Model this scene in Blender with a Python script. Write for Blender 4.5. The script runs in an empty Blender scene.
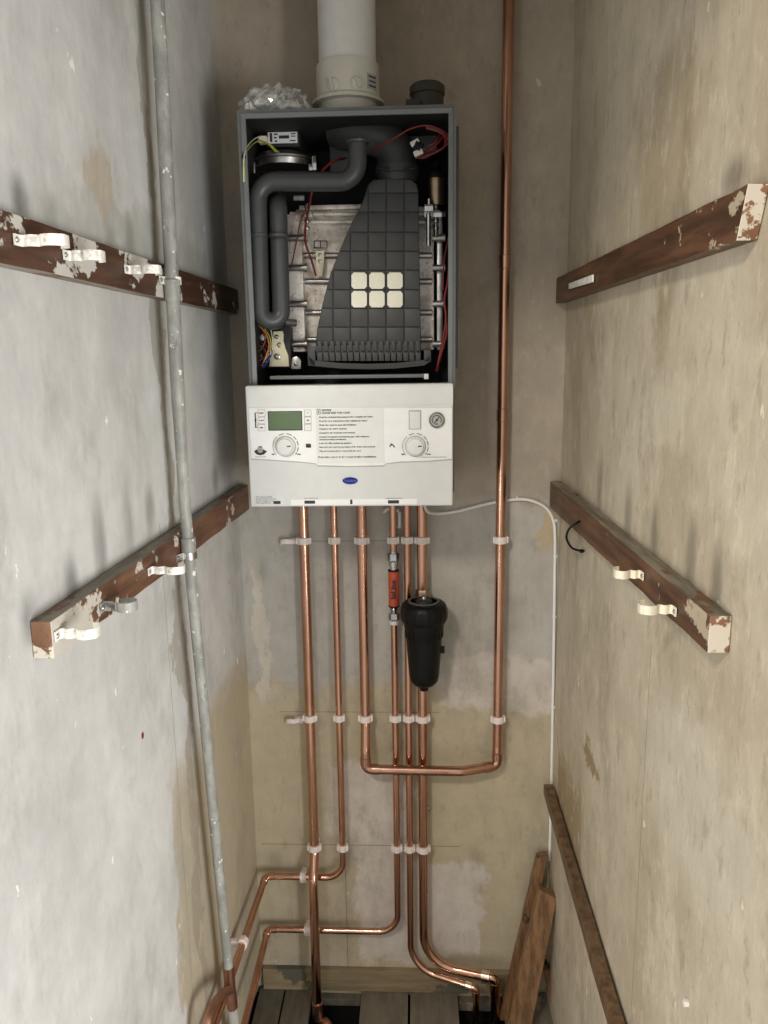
import bpy, bmesh, math, random
from mathutils import Vector, Matrix
random.seed(7)
PI = math.pi
V = Vector
# ------------------------------------------------------------------ camera model
CAM = V((0.0, -1.77, 1.64)); FPX = 777.0
_Y = V((33, 152, -777)).normalized()
_Z = V((-56, 3938, 777)).normalized(); _Z = (_Z - _Y * _Z.dot(_Y)).normalized()
_X = _Y.cross(_Z).normalized()
R3 = Matrix((_X, _Y, _Z))
def ray(px, py):
    return R3 @ V((px - 384, 512 - py, -FPX))
def P(px, py, s=0.0):                      # point at distance s in front of the back wall
    d = ray(px, py); return CAM + d * ((-s - CAM.y) / d.y)
def ZP(px, py, z):                         # point on a horizontal plane
    d = ray(px, py); return CAM + d * ((z - CAM.z) / d.z)
XL, KL, XR, KR = P(231.5, 360).x, 0.035, P(564.5, 360).x, 0.034
NL = V((1, -KL, 0)).normalized()           # inward normals: left wall X = XL - KL*s
NR = V((-1, -KR, 0)).normalized()
TL = V((-KL, -1, 0)).normalized(); TR = V((KR, -1, 0)).normalized()   # along the wall towards the door
def _pl(px, py, p0, n):
    d = ray(px, py); return CAM + d * ((p0 - CAM).dot(n) / d.dot(n))
def LW(px, py, off=0.0): return _pl(px, py, V((XL, 0, 0)) + NL * off, NL)
def RW(px, py, off=0.0): return _pl(px, py, V((XR, 0, 0)) + NR * off, NR)
UZ = V((0, 0, 1)); FR = V((0, -1, 0))
C = bpy.context.scene.collection
# ------------------------------------------------------------------ materials
class N:
    def __init__(s, name):
        s.m = bpy.data.materials.new(name); s.m.use_nodes = True
        s.t = s.m.node_tree; s.b = s.t.nodes['Principled BSDF']; s.co = None
    def n(s, typ, **k):
        o = s.t.nodes.new(typ)
        for a, b in k.items(): setattr(o, a, b)
        return o
    def l(s, a, b): s.t.links.new(a, b)
    def coord(s):
        if not s.co: s.co = s.n('ShaderNodeTexCoord').outputs['Object']
        return s.co
    def inp(s, sock, v):
        if isinstance(v, (int, float)): sock.default_value = v
        elif isinstance(v, (tuple, list)):
            sock.default_value = tuple(v) + ((1,) if len(v) == 3 and sock.type == 'RGBA' else ())
        else: s.l(v, sock)
    def noise(s, scale, detail=4, rough=.55, stretch=(1, 1, 1), off=(0, 0, 0), vec=None):
        mp = s.n('ShaderNodeMapping'); mp.inputs['Scale'].default_value = stretch; mp.inputs['Location'].default_value = off
        s.l(vec or s.coord(), mp.inputs[0])
        o = s.n('ShaderNodeTexNoise'); s.l(mp.outputs[0], o.inputs['Vector'])
        o.inputs['Scale'].default_value = scale; o.inputs['Detail'].default_value = detail; o.inputs['Roughness'].default_value = rough
        return o.outputs['Fac']
    def math(s, op, a, b=0.0, c=0.0, clamp=False):
        o = s.n('ShaderNodeMath', operation=op, use_clamp=clamp)
        for i, v in enumerate((a, b, c)): s.inp(o.inputs[i], v)
        return o.outputs[0]
    def step(s, v, lo, hi, a=0.0, b=1.0):
        o = s.n('ShaderNodeMapRange', interpolation_type='SMOOTHSTEP')
        s.inp(o.inputs[0], v); o.inputs[1].default_value = lo; o.inputs[2].default_value = hi
        o.inputs[3].default_value = a; o.inputs[4].default_value = b
        return o.outputs[0]
    def mix(s, f, a, b, mode='MIX'):
        o = s.n('ShaderNodeMix', data_type='RGBA', blend_type=mode)
        s.inp(o.inputs[0], f); s.inp(o.inputs[6], a); s.inp(o.inputs[7], b)
        return o.outputs[2]
    def bump(s, h, strength=.3, dist=.002):
        o = s.n('ShaderNodeBump'); o.inputs['Strength'].default_value = strength; o.inputs['Distance'].default_value = dist
        s.l(h, o.inputs['Height']); s.l(o.outputs[0], s.b.inputs['Normal'])
    def fin(s, col, rough=.5, metal=0.0, **k):
        s.inp(s.b.inputs['Base Color'], col); s.inp(s.b.inputs['Roughness'], rough); s.inp(s.b.inputs['Metallic'], metal)
        for a, b in k.items(): s.inp(s.b.inputs[a], b)
        return s.m
def sr(*c):                                # sRGB 0-255 -> linear
    return tuple(((x / 255) / 12.92 if x / 255 < .04045 else ((x / 255 + .055) / 1.055) ** 2.4) for x in c)
def plain(name, col, rough=.5, metal=0.0, var=.12, scale=40, bump=0.0):
    n = N(name); f = n.noise(scale)
    c = n.mix(n.step(f, .3, .7), tuple(x * (1 - var) for x in col), tuple(min(1, x * (1 + var)) for x in col))
    if bump: n.bump(n.noise(scale * 3), bump, .001)
    return n.fin(c, rough, metal)
M = {}
def copper(name, a, b, rough):
    n = N(name); f = n.noise(9, 5, .6, (1, 1, .35)); g = n.noise(30, 3, .6, (1, 1, .2))
    c = n.mix(n.step(f, .38, .66), a, b)
    c = n.mix(n.step(n.noise(22, 5, .7, off=(3, 1, 8)), .62, .80, 0, .4), c, (b[0] * .35, b[1] * .3, b[2] * .3))
    r = n.step(n.math('ADD', n.math('MULTIPLY', f, .7), n.math('MULTIPLY', g, .3)), .35, .7, rough - .06, rough + .12)
    return n.fin(c, r, 1.0)
M['copper'] = copper('copper', (.66, .39, .28), (.48, .265, .185), .19)
M['copper_dull'] = copper('dull copper', (.56, .32, .23), (.40, .21, .15), .36)
M['solder'] = plain('bright copper solder joint', (.95, .72, .58), .25, 1.0)
M['chrome'] = plain('chrome', (.50, .50, .51), .13, 1.0, .2)
M['steel'] = plain('dull steel', (.42, .41, .39), .35, 1.0, .2)
M['brass'] = plain('brass', (.34, .26, .18), .34, 1.0, .15)
M['white'] = plain('white plastic', sr(216, 218, 215), .38, 0, .02)
M['fascia'] = plain('light grey plastic fascia', sr(222, 224, 221), .42, 0, .02)
M['sheet'] = plain('white instruction sheet', sr(230, 231, 227), .35, 0, .02)
M['button'] = plain('white rubber button', sr(236, 236, 232), .5, 0, .02)
M['shade'] = plain('grey plastic', sr(172, 172, 168), .45, 0, .03)
M['strip'] = plain('bright white strip', sr(240, 241, 240), .4, 0, .02)
M['clip'] = plain('pinkish white nylon clip', sr(240, 230, 225), .5, 0, .08, 60)
M['cream'] = plain('cream plastic clip', sr(236, 228, 204), .4, 0, .05)
M['casing'] = plain('slate grey painted steel', sr(84, 87, 87), .42, .0, .06)
M['lip'] = plain('grey enamel lip', sr(112, 116, 116), .35, .0, .05)
M['lining'] = plain('black lining foam', (.012, .012, .013), .7, 0, .3)
M['duct'] = plain('charcoal duct plastic', sr(62, 64, 64), .5, 0, .05)
M['tube'] = plain('grey plastic drain tube', sr(68, 70, 71), .38, 0, .05)
def _blk(m):
    m.node_tree.nodes['Principled BSDF'].inputs['Specular IOR Level'].default_value = .22; return m
M['black'] = _blk(plain('black plastic', (.006, .006, .006), .42, 0, .2))
M['blackm'] = plain('matt black plastic', (.02, .02, .02), .6, 0, .2)
M['pad'] = plain('cream foam pad', sr(255, 252, 232), .6, 0, .05, 200)
M['ink'] = plain('black ink', (.03, .03, .032), .6)
M['inkg'] = plain('grey ink', (.16, .16, .16), .6)
M['flue'] = plain('white enamelled flue', sr(218, 218, 214), .35, 0, .03)
M['flue2'] = plain('cream grey flue collar plastic', sr(206, 204, 192), .45, 0, .03)
M['lcd'] = plain('green grey lcd glass', sr(96, 118, 86), .2, 0, .05, 10)
M['blue'] = plain('blue oval badge', sr(22, 34, 132), .25, 0, .1)
M['badge_ink'] = plain('pale blue badge ink', sr(96, 116, 186), .4)
M['red_wire'] = plain('dark red silicone wire', sr(112, 28, 24), .4)
M['wire_white'] = plain('white wire', sr(220, 215, 200), .4)
M['wire_yellow'] = plain('yellow wire', sr(190, 190, 80), .4)
M['wire_orange'] = plain('orange wire', sr(220, 130, 30), .4)
M['wire_blue'] = plain('blue wire', sr(40, 50, 140), .4)
M['wire_brown'] = plain('brown red wire', sr(110, 40, 30), .4)
M['orange'] = plain('orange sleeve', sr(182, 76, 48), .4, 0, .1)
M['valve'] = plain('cream valve plate', sr(236, 230, 196), .45, 0, .05)
M['bag'] = plain('clear crumpled plastic', sr(190, 190, 188), .15, .3, .5, 60)
M['darkgrey'] = plain('dark grey cap plastic', sr(58, 57, 50), .5)
M['cable'] = plain('white cable sheath', sr(240, 240, 236), .4, 0, .03)
M['hole'] = plain('dark void earth', (.006, .005, .004), .95)
def mk_hx():
    n = N('cast aluminium'); f = n.noise(26, 6, .7); g = n.noise(90, 4, .7, off=(4, 4, 4))
    c = n.mix(n.step(f, .35, .62), (.60, .52, .44), (.96, .92, .85)); c = n.mix(n.step(g, .56, .68, 0, .6), c, (.24, .16, .11))
    n.bump(g, .4, .002); return n.fin(c, .5, .45)
M['hx'] = mk_hx()
def mk_oldpipe():
    n = N('grey painted old pipe'); f = n.noise(30, 5, .65, (1, 1, .5)); g = n.noise(60, 6, .7, (1, 1, .25), off=(2, 7, 1))
    c = n.mix(n.step(f, .35, .7), sr(132, 132, 126), sr(166, 166, 159))
    c = n.mix(n.step(g, .60, .68, 0, .8), c, sr(88, 90, 86)); c = n.mix(n.step(n.noise(80, 3, .5, off=(9, 2, 2)), .66, .70), c, sr(222, 220, 212))
    n.bump(f, .4, .002); return n.fin(c, .5)
M['oldpipe'] = mk_oldpipe()
def mk_saddle():
    n = N('painted saddle clip'); f = n.noise(90, 4, .6)
    c = n.mix(n.step(f, .50, .70, 0, .7), sr(236, 234, 226), sr(150, 140, 124)); return n.fin(c, .42)
M['saddle'] = mk_saddle()
def wood(name, dark, light, paint=None, pt=.6, stretch=(14, 1.2, 14), rough=.5, pscale=14, ends=None):
    n = N(name); f = n.noise(5, 6, .65, stretch); g = n.noise(2.5, 4, .6, off=(4, 0, 2))
    c = n.mix(n.step(f, .35, .65), dark, light); c = n.mix(n.step(g, .4, .7, 0, .45), c, tuple(x * .5 for x in dark))
    if paint:
        h = n.noise(pscale, 5, .62, (1, .8, 1), off=(1, 5, 3)); k = n.step(h, pt, pt + .03)
        if ends:                            # more paint left towards the end nearest the door
            sep = n.n('ShaderNodeSeparateXYZ'); n.l(n.coord(), sep.inputs[0])
            k = n.step(n.math('ADD', h, n.step(sep.outputs[1], ends[0], ends[1], 0, ends[2])), pt, pt + .03)
        c = n.mix(k, c, paint)
    n.bump(f, .35, .002); return n.fin(c, rough)
# ---- batten, timber, floor woods (objects are built in place, so object Y runs along the batten)
BR0, BR1 = sr(74, 44, 30), sr(112, 68, 46)
M['batten_a'] = wood('chipped brown batten', sr(64, 42, 31), sr(92, 62, 46), sr(200, 196, 186), .585, ends=(-.3, -.6, .03))
M['batten_b'] = wood('scraped brown batten', sr(90, 61, 44), sr(130, 92, 66), sr(200, 194, 182), .59, ends=(-.45, -.93, .13))
M['batten_c'] = wood('dark brown batten', sr(76, 52, 36), sr(112, 78, 54), sr(182, 168, 144), .64, ends=(-.6, -.9, .07))
M['batten_top'] = wood('dusty painted batten edge', sr(104, 94, 80), sr(150, 142, 126), sr(112, 74, 50), .58)
M['batten_end'] = wood('sawn painted batten end', sr(124, 86, 62), sr(152, 112, 84), sr(214, 205, 188), .455, (6, 6, 6), .6, 26)
M['tim_dark'] = wood('dark varnished timber', sr(84, 64, 44), sr(120, 94, 66), sr(196, 182, 150), .74, (14, 14, 1.2))
M['tim_orange'] = wood('orange brown timber', sr(104, 76, 50), sr(146, 110, 74), sr(80, 60, 38), .64, (16, 16, 1.3))
M['tim_pale'] = wood('rough brown timber', sr(104, 74, 48), sr(146, 108, 72), sr(70, 50, 34), .6, (16, 16, 1.3))
M['boards'] = wood('dusty grey floorboards', sr(104, 99, 88), sr(126, 119, 104), sr(150, 142, 124), .62, (9, 2.2, 9), .75)
M['skirt'] = wood('pale pine batten', sr(134, 118, 90), sr(166, 150, 118), sr(96, 94, 80), .53, (1.2, 10, 10), .7, 7)
# ---- plaster walls
def plaster(name, c1, c2, patches, axis, streak=None, dirt=None, bump=.35, marks=True, seams=(), mott=.4, smudge_shade=()):
    """patches: (u0, z0, ru, rz, colour, soft, kind) in wall coordinates; u is world X or Y"""
    n = N(name); sep = n.n('ShaderNodeSeparateXYZ'); n.l(n.coord(), sep.inputs[0])
    u = sep.outputs[axis]; z = sep.outputs[2]
    big = n.noise(2.6, 5, .6); fine = n.noise(16, 6, .68); vs = n.noise(7, 5, .65, (1, 1, .22) if axis == 0 else (1, 1, .22), off=(2, 3, 1))
    col = n.mix(n.step(n.math('ADD', n.math('MULTIPLY', big, .6), n.math('MULTIPLY', vs, .4)), .36, .64), c1, c2)
    wob = n.math('MULTIPLY', n.math('SUBTRACT', n.noise(9, 6, .68, (1, 1, .5)), .5), .22)
    wob2 = n.math('MULTIPLY', n.math('SUBTRACT', n.noise(13, 6, .68, off=(5, 5, 5)), .5), .16)
    uu = n.math('ADD', u, wob); zz = n.math('ADD', z, wob2)
    for (u0, z0, ru, rz, pc, soft, amt) in patches:
        a = n.math('DIVIDE', n.math('ABSOLUTE', n.math('SUBTRACT', uu, u0)), ru)
        b = n.math('DIVIDE', n.math('ABSOLUTE', n.math('SUBTRACT', zz, z0)), rz)
        d = n.math('MAXIMUM', a, b) if soft < .5 else n.math('SQRT', n.math('ADD', n.math('MULTIPLY', a, a), n.math('MULTIPLY', b, b)))
        sf = soft if soft < .5 else soft - .5
        col = n.mix(n.step(d, 1 - sf, 1 + sf * .3, amt, 0.0), col, pc)
    if dirt:
        col = n.mix(n.step(n.noise(5, 6, .7, (1, 1, .6), off=(8, 1, 4)), .52, .70, 0, dirt[1]), col, dirt[0])
    col = n.mix(n.step(n.noise(3.6, 6, .72, (1, 1, .35), off=(4, 7, 2)), .50, .68, 0, mott), col, tuple(x * .66 for x in c1))
    col = n.mix(n.step(n.noise(6, 7, .75, (1, 1, .5), off=(11, 3, 6)), .56, .68, 0, mott * .9), col, tuple(min(1, x * 1.25) for x in c2))
    col = n.mix(n.step(n.noise(42, 4, .7, (1, 1, .45), off=(3, 8, 1)), .54, .64, 0, mott * .55), col, tuple(min(1, x * 1.22) for x in c2))
    col = n.mix(n.step(n.noise(34, 5, .72, (1, 1, .4), off=(6, 1, 9)), .55, .66, 0, mott * .7), col, tuple(x * .6 for x in c1))
    if smudge_shade:  # dirt smudges, and on the right wall also shade painted into the colour
        for (u0, z0, ru, rz, am) in smudge_shade:
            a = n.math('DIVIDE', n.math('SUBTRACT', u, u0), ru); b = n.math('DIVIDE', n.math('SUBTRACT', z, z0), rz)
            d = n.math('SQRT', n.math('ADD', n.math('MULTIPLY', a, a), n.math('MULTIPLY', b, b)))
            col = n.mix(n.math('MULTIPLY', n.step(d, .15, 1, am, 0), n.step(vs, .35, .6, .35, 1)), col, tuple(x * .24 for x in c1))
    col = n.mix(n.step(fine, .30, .75, 0, .28), col, tuple(x * .62 for x in c1))
    if marks:
        col = n.mix(n.step(n.noise(24, 3, .5, (1.6, 1.6, .7), off=(1, 9, 4)), .765, .79, 0, .75), col, tuple(x * .22 for x in c1))
        col = n.mix(n.step(n.noise(30, 4, .6, (1, 1, .6), off=(7, 2, 4)), .70, .73, 0, .6), col, tuple(min(1, x * 1.5) for x in c2))
    for (kind, v0, lo, hi, w) in seams:
        a, b = (u, z) if kind == 'v' else (z, u)
        k = n.step(n.math('ABSOLUTE', n.math('SUBTRACT', a, v0)), w * .4, w, .7, 0)
        k = n.math('MULTIPLY', k, n.math('MULTIPLY', n.math('GREATER_THAN', b, lo), n.math('LESS_THAN', b, hi)))
        col = n.mix(k, col, tuple(x * .35 for x in c1))
    h = n.math('ADD', n.math('MULTIPLY', fine, .6), n.math('MULTIPLY', vs, .8))
    n.bump(h, bump, .006)
    return n.fin(col, .62)
def pat(fn, x0, y0, x1, y1, col, soft=.12, amt=1.0):
    a, b = fn(x0, y0), fn(x1, y1); i = 0 if fn is P else 1
    return ((a[i] + b[i]) / 2, (a.z + b.z) / 2, abs(b[i] - a[i]) / 2, abs(b.z - a.z) / 2, col, soft, amt)
cream, pinkg, greyp = sr(196, 184, 156), sr(216, 208, 199), sr(190, 187, 179)
zj = P(350, 845).z; zk = P(350, 541).z; zm = P(350, 712).z
M['wall_back'] = plaster('aged back plaster', sr(168, 157, 140), sr(188, 177, 160), [
    pat(P, 200, 500, 600, 690, greyp, .10), pat(P, 230, 684, 620, 1010, cream, .08),
    pat(P, 352, 780, 415, 965, pinkg, .12), pat(P, 410, 860, 478, 960, pinkg, .15), pat(P, 330, 760, 400, 860, pinkg, .2, .8),
    pat(P, 436, 655, 560, 712, pinkg, .25, .9), pat(P, 247, 560, 272, 705, sr(214, 206, 190), .2, .9),
    pat(P, 262, 955, 350, 970, greyp, .9, .5), pat(P, 540, 505, 562, 545, sr(196, 178, 146), .3)], 0,
    dirt=(sr(120, 110, 92), .45), smudge_shade=[(P(x, y).x, P(x, y).z, w_, h, am) for x, y, w_, h, am in ((262, 570, .03, .05, .5), (275, 860, .04, .05, .5))], seams=[('h', zk, P(300, 541).x, P(415, 541).x, .0012), ('h', zj, P(262, 845).x, P(460, 845).x, .0015),
    ('h', zm, P(280, 712).x, P(440, 712).x, .001), ('v', P(346, 890).x, P(346, 970).z, zj, .0015)])
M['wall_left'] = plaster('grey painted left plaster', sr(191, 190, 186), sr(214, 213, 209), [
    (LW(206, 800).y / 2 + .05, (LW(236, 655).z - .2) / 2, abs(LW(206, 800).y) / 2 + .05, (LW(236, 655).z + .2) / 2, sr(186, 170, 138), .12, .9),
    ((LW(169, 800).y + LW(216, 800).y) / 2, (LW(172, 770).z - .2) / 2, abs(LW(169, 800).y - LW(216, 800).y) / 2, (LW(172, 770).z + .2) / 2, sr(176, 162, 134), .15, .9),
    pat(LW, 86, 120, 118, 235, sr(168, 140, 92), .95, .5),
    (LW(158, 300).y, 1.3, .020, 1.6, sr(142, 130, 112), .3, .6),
    pat(LW, 0, 140, 230, 300, sr(158, 157, 148), .95, .5)], 1, dirt=(sr(140, 139, 130), .4), bump=.3, mott=.2, smudge_shade=[(LW(x, y).y, LW(x, y).z, .03, h, am) for x, y, h, am in ((72, 590, .07, .8), (100, 545, .10, .7), (128, 520, .10, .6), (30, 620, .05, .8), (150, 510, .06, .7), (50, 215, .04, .8), (20, 200, .04, .8), (110, 240, .04, .6), (130, 235, .05, .5), (215, 480, .05, .6), (180, 500, .05, .6), (205, 265, .05, .4), (160, 130, .06, .3))],
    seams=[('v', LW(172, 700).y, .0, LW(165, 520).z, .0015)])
M['wall_right'] = plaster('warm stained and shaded right plaster', sr(182, 170, 147), sr(204, 194, 174), [
    pat(RW, 558, 745, 580, 900, sr(156, 136, 102), .25), pat(RW, 586, 735, 600, 785, sr(150, 132, 98), .9),
    pat(RW, 640, 60, 700, 260, sr(156, 138, 108), .95, .6), pat(RW, 640, 640, 760, 1020, sr(206, 198, 182), .95, .7),
    pat(RW, 640, 370, 700, 470, sr(214, 206, 186), .95, .5)], 1, dirt=(sr(140, 124, 96), .6), bump=.6, mott=.6, smudge_shade=[(RW(x, y).y, RW(x, y).z, w_, h, am) for x, y, w_, h, am in ((690, 565, .03, .10, .75), (716, 590, .025, .08, .8), (655, 535, .03, .07, .7), (628, 515, .03, .08, .6), (600, 490, .03, .10, .5), (735, 175, .05, .03, .6), (680, 215, .05, .04, .5),)],  # stains above the lower batten; the rest is upper-batten shade painted into the colour
    seams=[('v', RW(640, 850).y, 0, RW(648, 640).z, .0014)])
M['ceil'] = plain('ceiling plaster', sr(170, 160, 145), .8)
M['hallpaint'] = plain('doorway header paint', sr(190, 184, 172), .7)
# ------------------------------------------------------------------ mesh helpers
def B(): return bmesh.new()
def setp(o, **k):
    for a, b in k.items():
        if b: o[a] = b
    return o
def wloc(o):
    p = V(o.location)
    while o.parent: o = o.parent; p += V(o.location)
    return p
def obj(name, bm, mat, parent=None, loc=None, smooth=True, ang=40, **props):
    """bm holds world coordinates; loc = world origin of the new object"""
    base = wloc(parent) if parent else V((0, 0, 0))
    loc = V(loc) if loc is not None else (base if parent else V((0, 0, 0)))
    bmesh.ops.recalc_face_normals(bm, faces=bm.faces)
    bmesh.ops.translate(bm, verts=bm.verts, vec=-loc)
    me = bpy.data.meshes.new(name); bm.to_mesh(me); bm.free()
    for m in (mat if isinstance(mat, (list, tuple)) else [mat]): me.materials.append(m)
    if smooth:
        me.polygons.foreach_set('use_smooth', [True] * len(me.polygons))
        me.set_sharp_from_angle(angle=math.radians(ang))
    o = bpy.data.objects.new(name, me); C.objects.link(o)
    o.parent = parent; o.location = loc - base
    return setp(o, **props)
def thing(name, loc, label, category, group=None):
    o = bpy.data.objects.new(name, None); C.objects.link(o); o.location = loc; o.empty_display_size = .02
    return setp(o, label=label, category=category, group=group)
def frame(t, up=UZ):
    t = V(t).normalized()
    a = V(up) if abs(t.dot(up)) < .95 else V((0, -1, 0))
    n = (a - t * a.dot(t)).normalized(); return n, t.cross(n)
def bev(bm, geom_faces, w, seg=2):
    if w <= 0: return
    es = {e for f in geom_faces for e in f.edges}
    bmesh.ops.bevel(bm, geom=list(es), offset=w, segments=seg, profile=.6, affect='EDGES')
def box(bm, lo, hi, b=0.0, mi=0, seg=2):
    lo, hi = [min(a, c) for a, c in zip(lo, hi)], [max(a, c) for a, c in zip(lo, hi)]
    vs = [bm.verts.new((x, y, z)) for x in (lo[0], hi[0]) for y in (lo[1], hi[1]) for z in (lo[2], hi[2])]
    fs = [bm.faces.new([vs[i] for i in q]) for q in ((0, 1, 3, 2), (4, 6, 7, 5), (0, 4, 5, 1), (2, 3, 7, 6), (0, 2, 6, 4), (1, 5, 7, 3))]
    for f in fs: f.material_index = mi
    bev(bm, fs, b, seg)
def obox(bm, c, ax, ay, az, b=0.0, seg=2):       # centre + half axes vectors
    c = V(c); vs = [bm.verts.new(c + V(ax) * i + V(ay) * j + V(az) * k) for i in (-1, 1) for j in (-1, 1) for k in (-1, 1)]
    fs = [bm.faces.new([vs[i] for i in q]) for q in ((0, 1, 3, 2), (4, 6, 7, 5), (0, 4, 5, 1), (2, 3, 7, 6), (0, 2, 6, 4), (1, 5, 7, 3))]
    bev(bm, fs, b, seg)
def prism(bm, pts, off, b=0.0, mi=0):            # polygon + extrusion vector
    a = [bm.verts.new(V(p)) for p in pts]; c = [bm.verts.new(V(p) + V(off)) for p in pts]; n = len(a)
    fs = [bm.faces.new(a), bm.faces.new(c[::-1])] + [bm.faces.new((a[i], a[(i + 1) % n], c[(i + 1) % n], c[i])) for i in range(n)]
    for f in fs: f.material_index = mi
    bev(bm, fs, b)
def fillet(pts, r, seg=8):
    pts = [V(p) for p in pts]; out = [pts[0]]
    rs = r if isinstance(r, (list, tuple)) else [r] * len(pts)
    for i in range(1, len(pts) - 1):
        a, b, c = pts[i - 1], pts[i], pts[i + 1]; d1, d2 = (a - b), (c - b)
        th = d1.angle(d2); rr = rs[i]
        if rr <= 0 or th > PI - .03: out.append(b); continue
        k = min(rr / math.tan(th / 2), d1.length * .49, d2.length * .49)
        rr = k * math.tan(th / 2)
        d1.normalize(); d2.normalize(); cc = b + (d1 + d2).normalized() * (rr / math.sin(th / 2))
        s, e = b + d1 * k - cc, b + d2 * k - cc
        an = s.angle(e)
        for j in range(seg + 1):
            t = j / seg; out.append(cc + (s * math.sin((1 - t) * an) + e * math.sin(t * an)) / math.sin(an))
    out.append(pts[-1]); return out
def smooth_path(pts, k=6):                        # catmull-rom
    pts = [V(p) for p in pts]; q = [pts[0] * 2 - pts[1]] + pts + [pts[-1] * 2 - pts[-2]]; out = []
    for i in range(1, len(q) - 2):
        for j in range(k):
            t = j / k; a, b, c, d = q[i - 1:i + 3]
            out.append(.5 * ((2 * b) + (c - a) * t + (2 * a - 5 * b + 4 * c - d) * t * t + (3 * b - a - 3 * c + d) * t ** 3))
    return out + [pts[-1]]
def tube(bm, pts, r, seg=20, cap=True):
    pts = [V(p) for p in pts]; n = len(pts); rings = []
    t0 = (pts[1] - pts[0]).normalized(); nn, _ = frame(t0)
    for i, p in enumerate(pts):
        t = (pts[min(i + 1, n - 1)] - pts[max(i - 1, 0)]).normalized()
        nn = (nn - t * nn.dot(t)).normalized(); bb = t.cross(nn)
        rr = r[i] if isinstance(r, (list, tuple)) else r
        rings.append([bm.verts.new(p + (nn * math.cos(a) + bb * math.sin(a)) * rr) for a in [2 * PI * j / seg for j in range(seg)]])
    for a, b in zip(rings, rings[1:]):
        for j in range(seg): bm.faces.new((a[j], a[(j + 1) % seg], b[(j + 1) % seg], b[j]))
    if cap: bm.faces.new(rings[0]); bm.faces.new(rings[-1][::-1])
def lathe(bm, c, axis, prof, seg=32, mod=None):   # prof: (radius, height along axis)
    c = V(c); ax = V(axis).normalized(); n, b = frame(ax, V((0, -1, 0)) if abs(ax.z) > .9 else UZ); rings = []
    for (r, h) in prof:
        rings.append([bm.verts.new(c + ax * h + (n * math.cos(a) + b * math.sin(a)) * (max(r, 1e-5) * (mod(a, h) if mod else 1))) for a in [2 * PI * j / seg for j in range(seg)]])
    for p, q in zip(rings, rings[1:]):
        for j in range(seg): bm.faces.new((p[j], p[(j + 1) % seg], q[(j + 1) % seg], q[j]))
    bm.faces.new(rings[0]); bm.faces.new(rings[-1][::-1])
def band(bm, path, up, h, t):                     # strip of height h (along up), thickness t, following path
    path = [V(p) for p in path]; up = V(up).normalized(); n = len(path); rows = []
    for i, p in enumerate(path):
        d = (path[min(i + 1, n - 1)] - path[max(i - 1, 0)]).normalized(); s = d.cross(up).normalized() * t / 2
        rows.append([bm.verts.new(q) for q in (p + s - up * h / 2, p + s + up * h / 2, p - s + up * h / 2, p - s - up * h / 2)])
    for a, b in zip(rows, rows[1:]):
        for j in range(4): bm.faces.new((a[j], a[(j + 1) % 4], b[(j + 1) % 4], b[j]))
    bm.faces.new(rows[0]); bm.faces.new(rows[-1][::-1])
def arc(c, n, b, r, a0, a1, k=16):
    return [V(c) + V(n) * (math.cos(a0 + (a1 - a0) * i / k) * r) + V(b) * (math.sin(a0 + (a1 - a0) * i / k) * r) for i in range(k + 1)]
def text(s, loc, size, mat, parent, name='lettering', align='LEFT', rot=0.0, ext=.0003, stretch=1.0, frontdir=None, bold=0.0):
    cu = bpy.data.curves.new('t', 'FONT'); cu.body = s; cu.size = size; cu.align_x = align; cu.align_y = 'CENTER'; cu.extrude = ext; cu.offset = bold
    t = bpy.data.objects.new('t', cu); C.objects.link(t); bpy.context.view_layer.update()
    me = bpy.data.meshes.new_from_object(t.evaluated_get(bpy.context.evaluated_depsgraph_get()))
    bpy.data.objects.remove(t); bpy.data.curves.remove(cu)
    mt = Matrix.Rotation(PI / 2, 4, 'X') @ Matrix.Rotation(rot, 4, 'Z') @ Matrix.Diagonal((stretch, 1, 1, 1))
    bm = bmesh.new(); bm.from_mesh(me); bpy.data.meshes.remove(me); bmesh.ops.transform(bm, matrix=mt, verts=bm.verts)
    bmesh.ops.translate(bm, verts=bm.verts, vec=V(loc))
    if parent is None: return bm
    return obj(name, bm, mat, parent, smooth=False)
def join(bms):
    out = bmesh.new()
    for b in bms:
        me = bpy.data.meshes.new('x'); b.to_mesh(me); b.free(); out.from_mesh(me); bpy.data.meshes.remove(me)
    return out
def S(name, bm, m, **k): return obj(name, bm, m, smooth=False, kind='structure', **k)
# ------------------------------------------------------------------ room
SD = 1.08; HC = 2.45; zb = -.02; ZF = .016
bm = B(); box(bm, (XL - .06, 0, zb), (XR + .06, .08, HC)); S('wall_back', bm, M['wall_back'])
def sidewall(x0, k, out, name, m, zb=zb):
    bm = B(); a = V((x0, 0, zb)); b = V((x0 + k * SD, -SD, zb)); o = V((out, 0, 0))
    prism(bm, [a, b, b + o, a + o], (0, 0, HC - zb)); S(name, bm, m)
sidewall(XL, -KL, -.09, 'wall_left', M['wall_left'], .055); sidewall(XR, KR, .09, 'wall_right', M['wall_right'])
bm = B(); box(bm, (XL - .2, .08, HC), (XR + .2, -SD - .1, HC + .05)); S('ceiling', bm, M['ceil'])
bm = B(); box(bm, (XL - .2, -SD, 2.22), (XR + .2, -SD - .1, HC)); S('wall_front', bm, M['hallpaint'])
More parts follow.
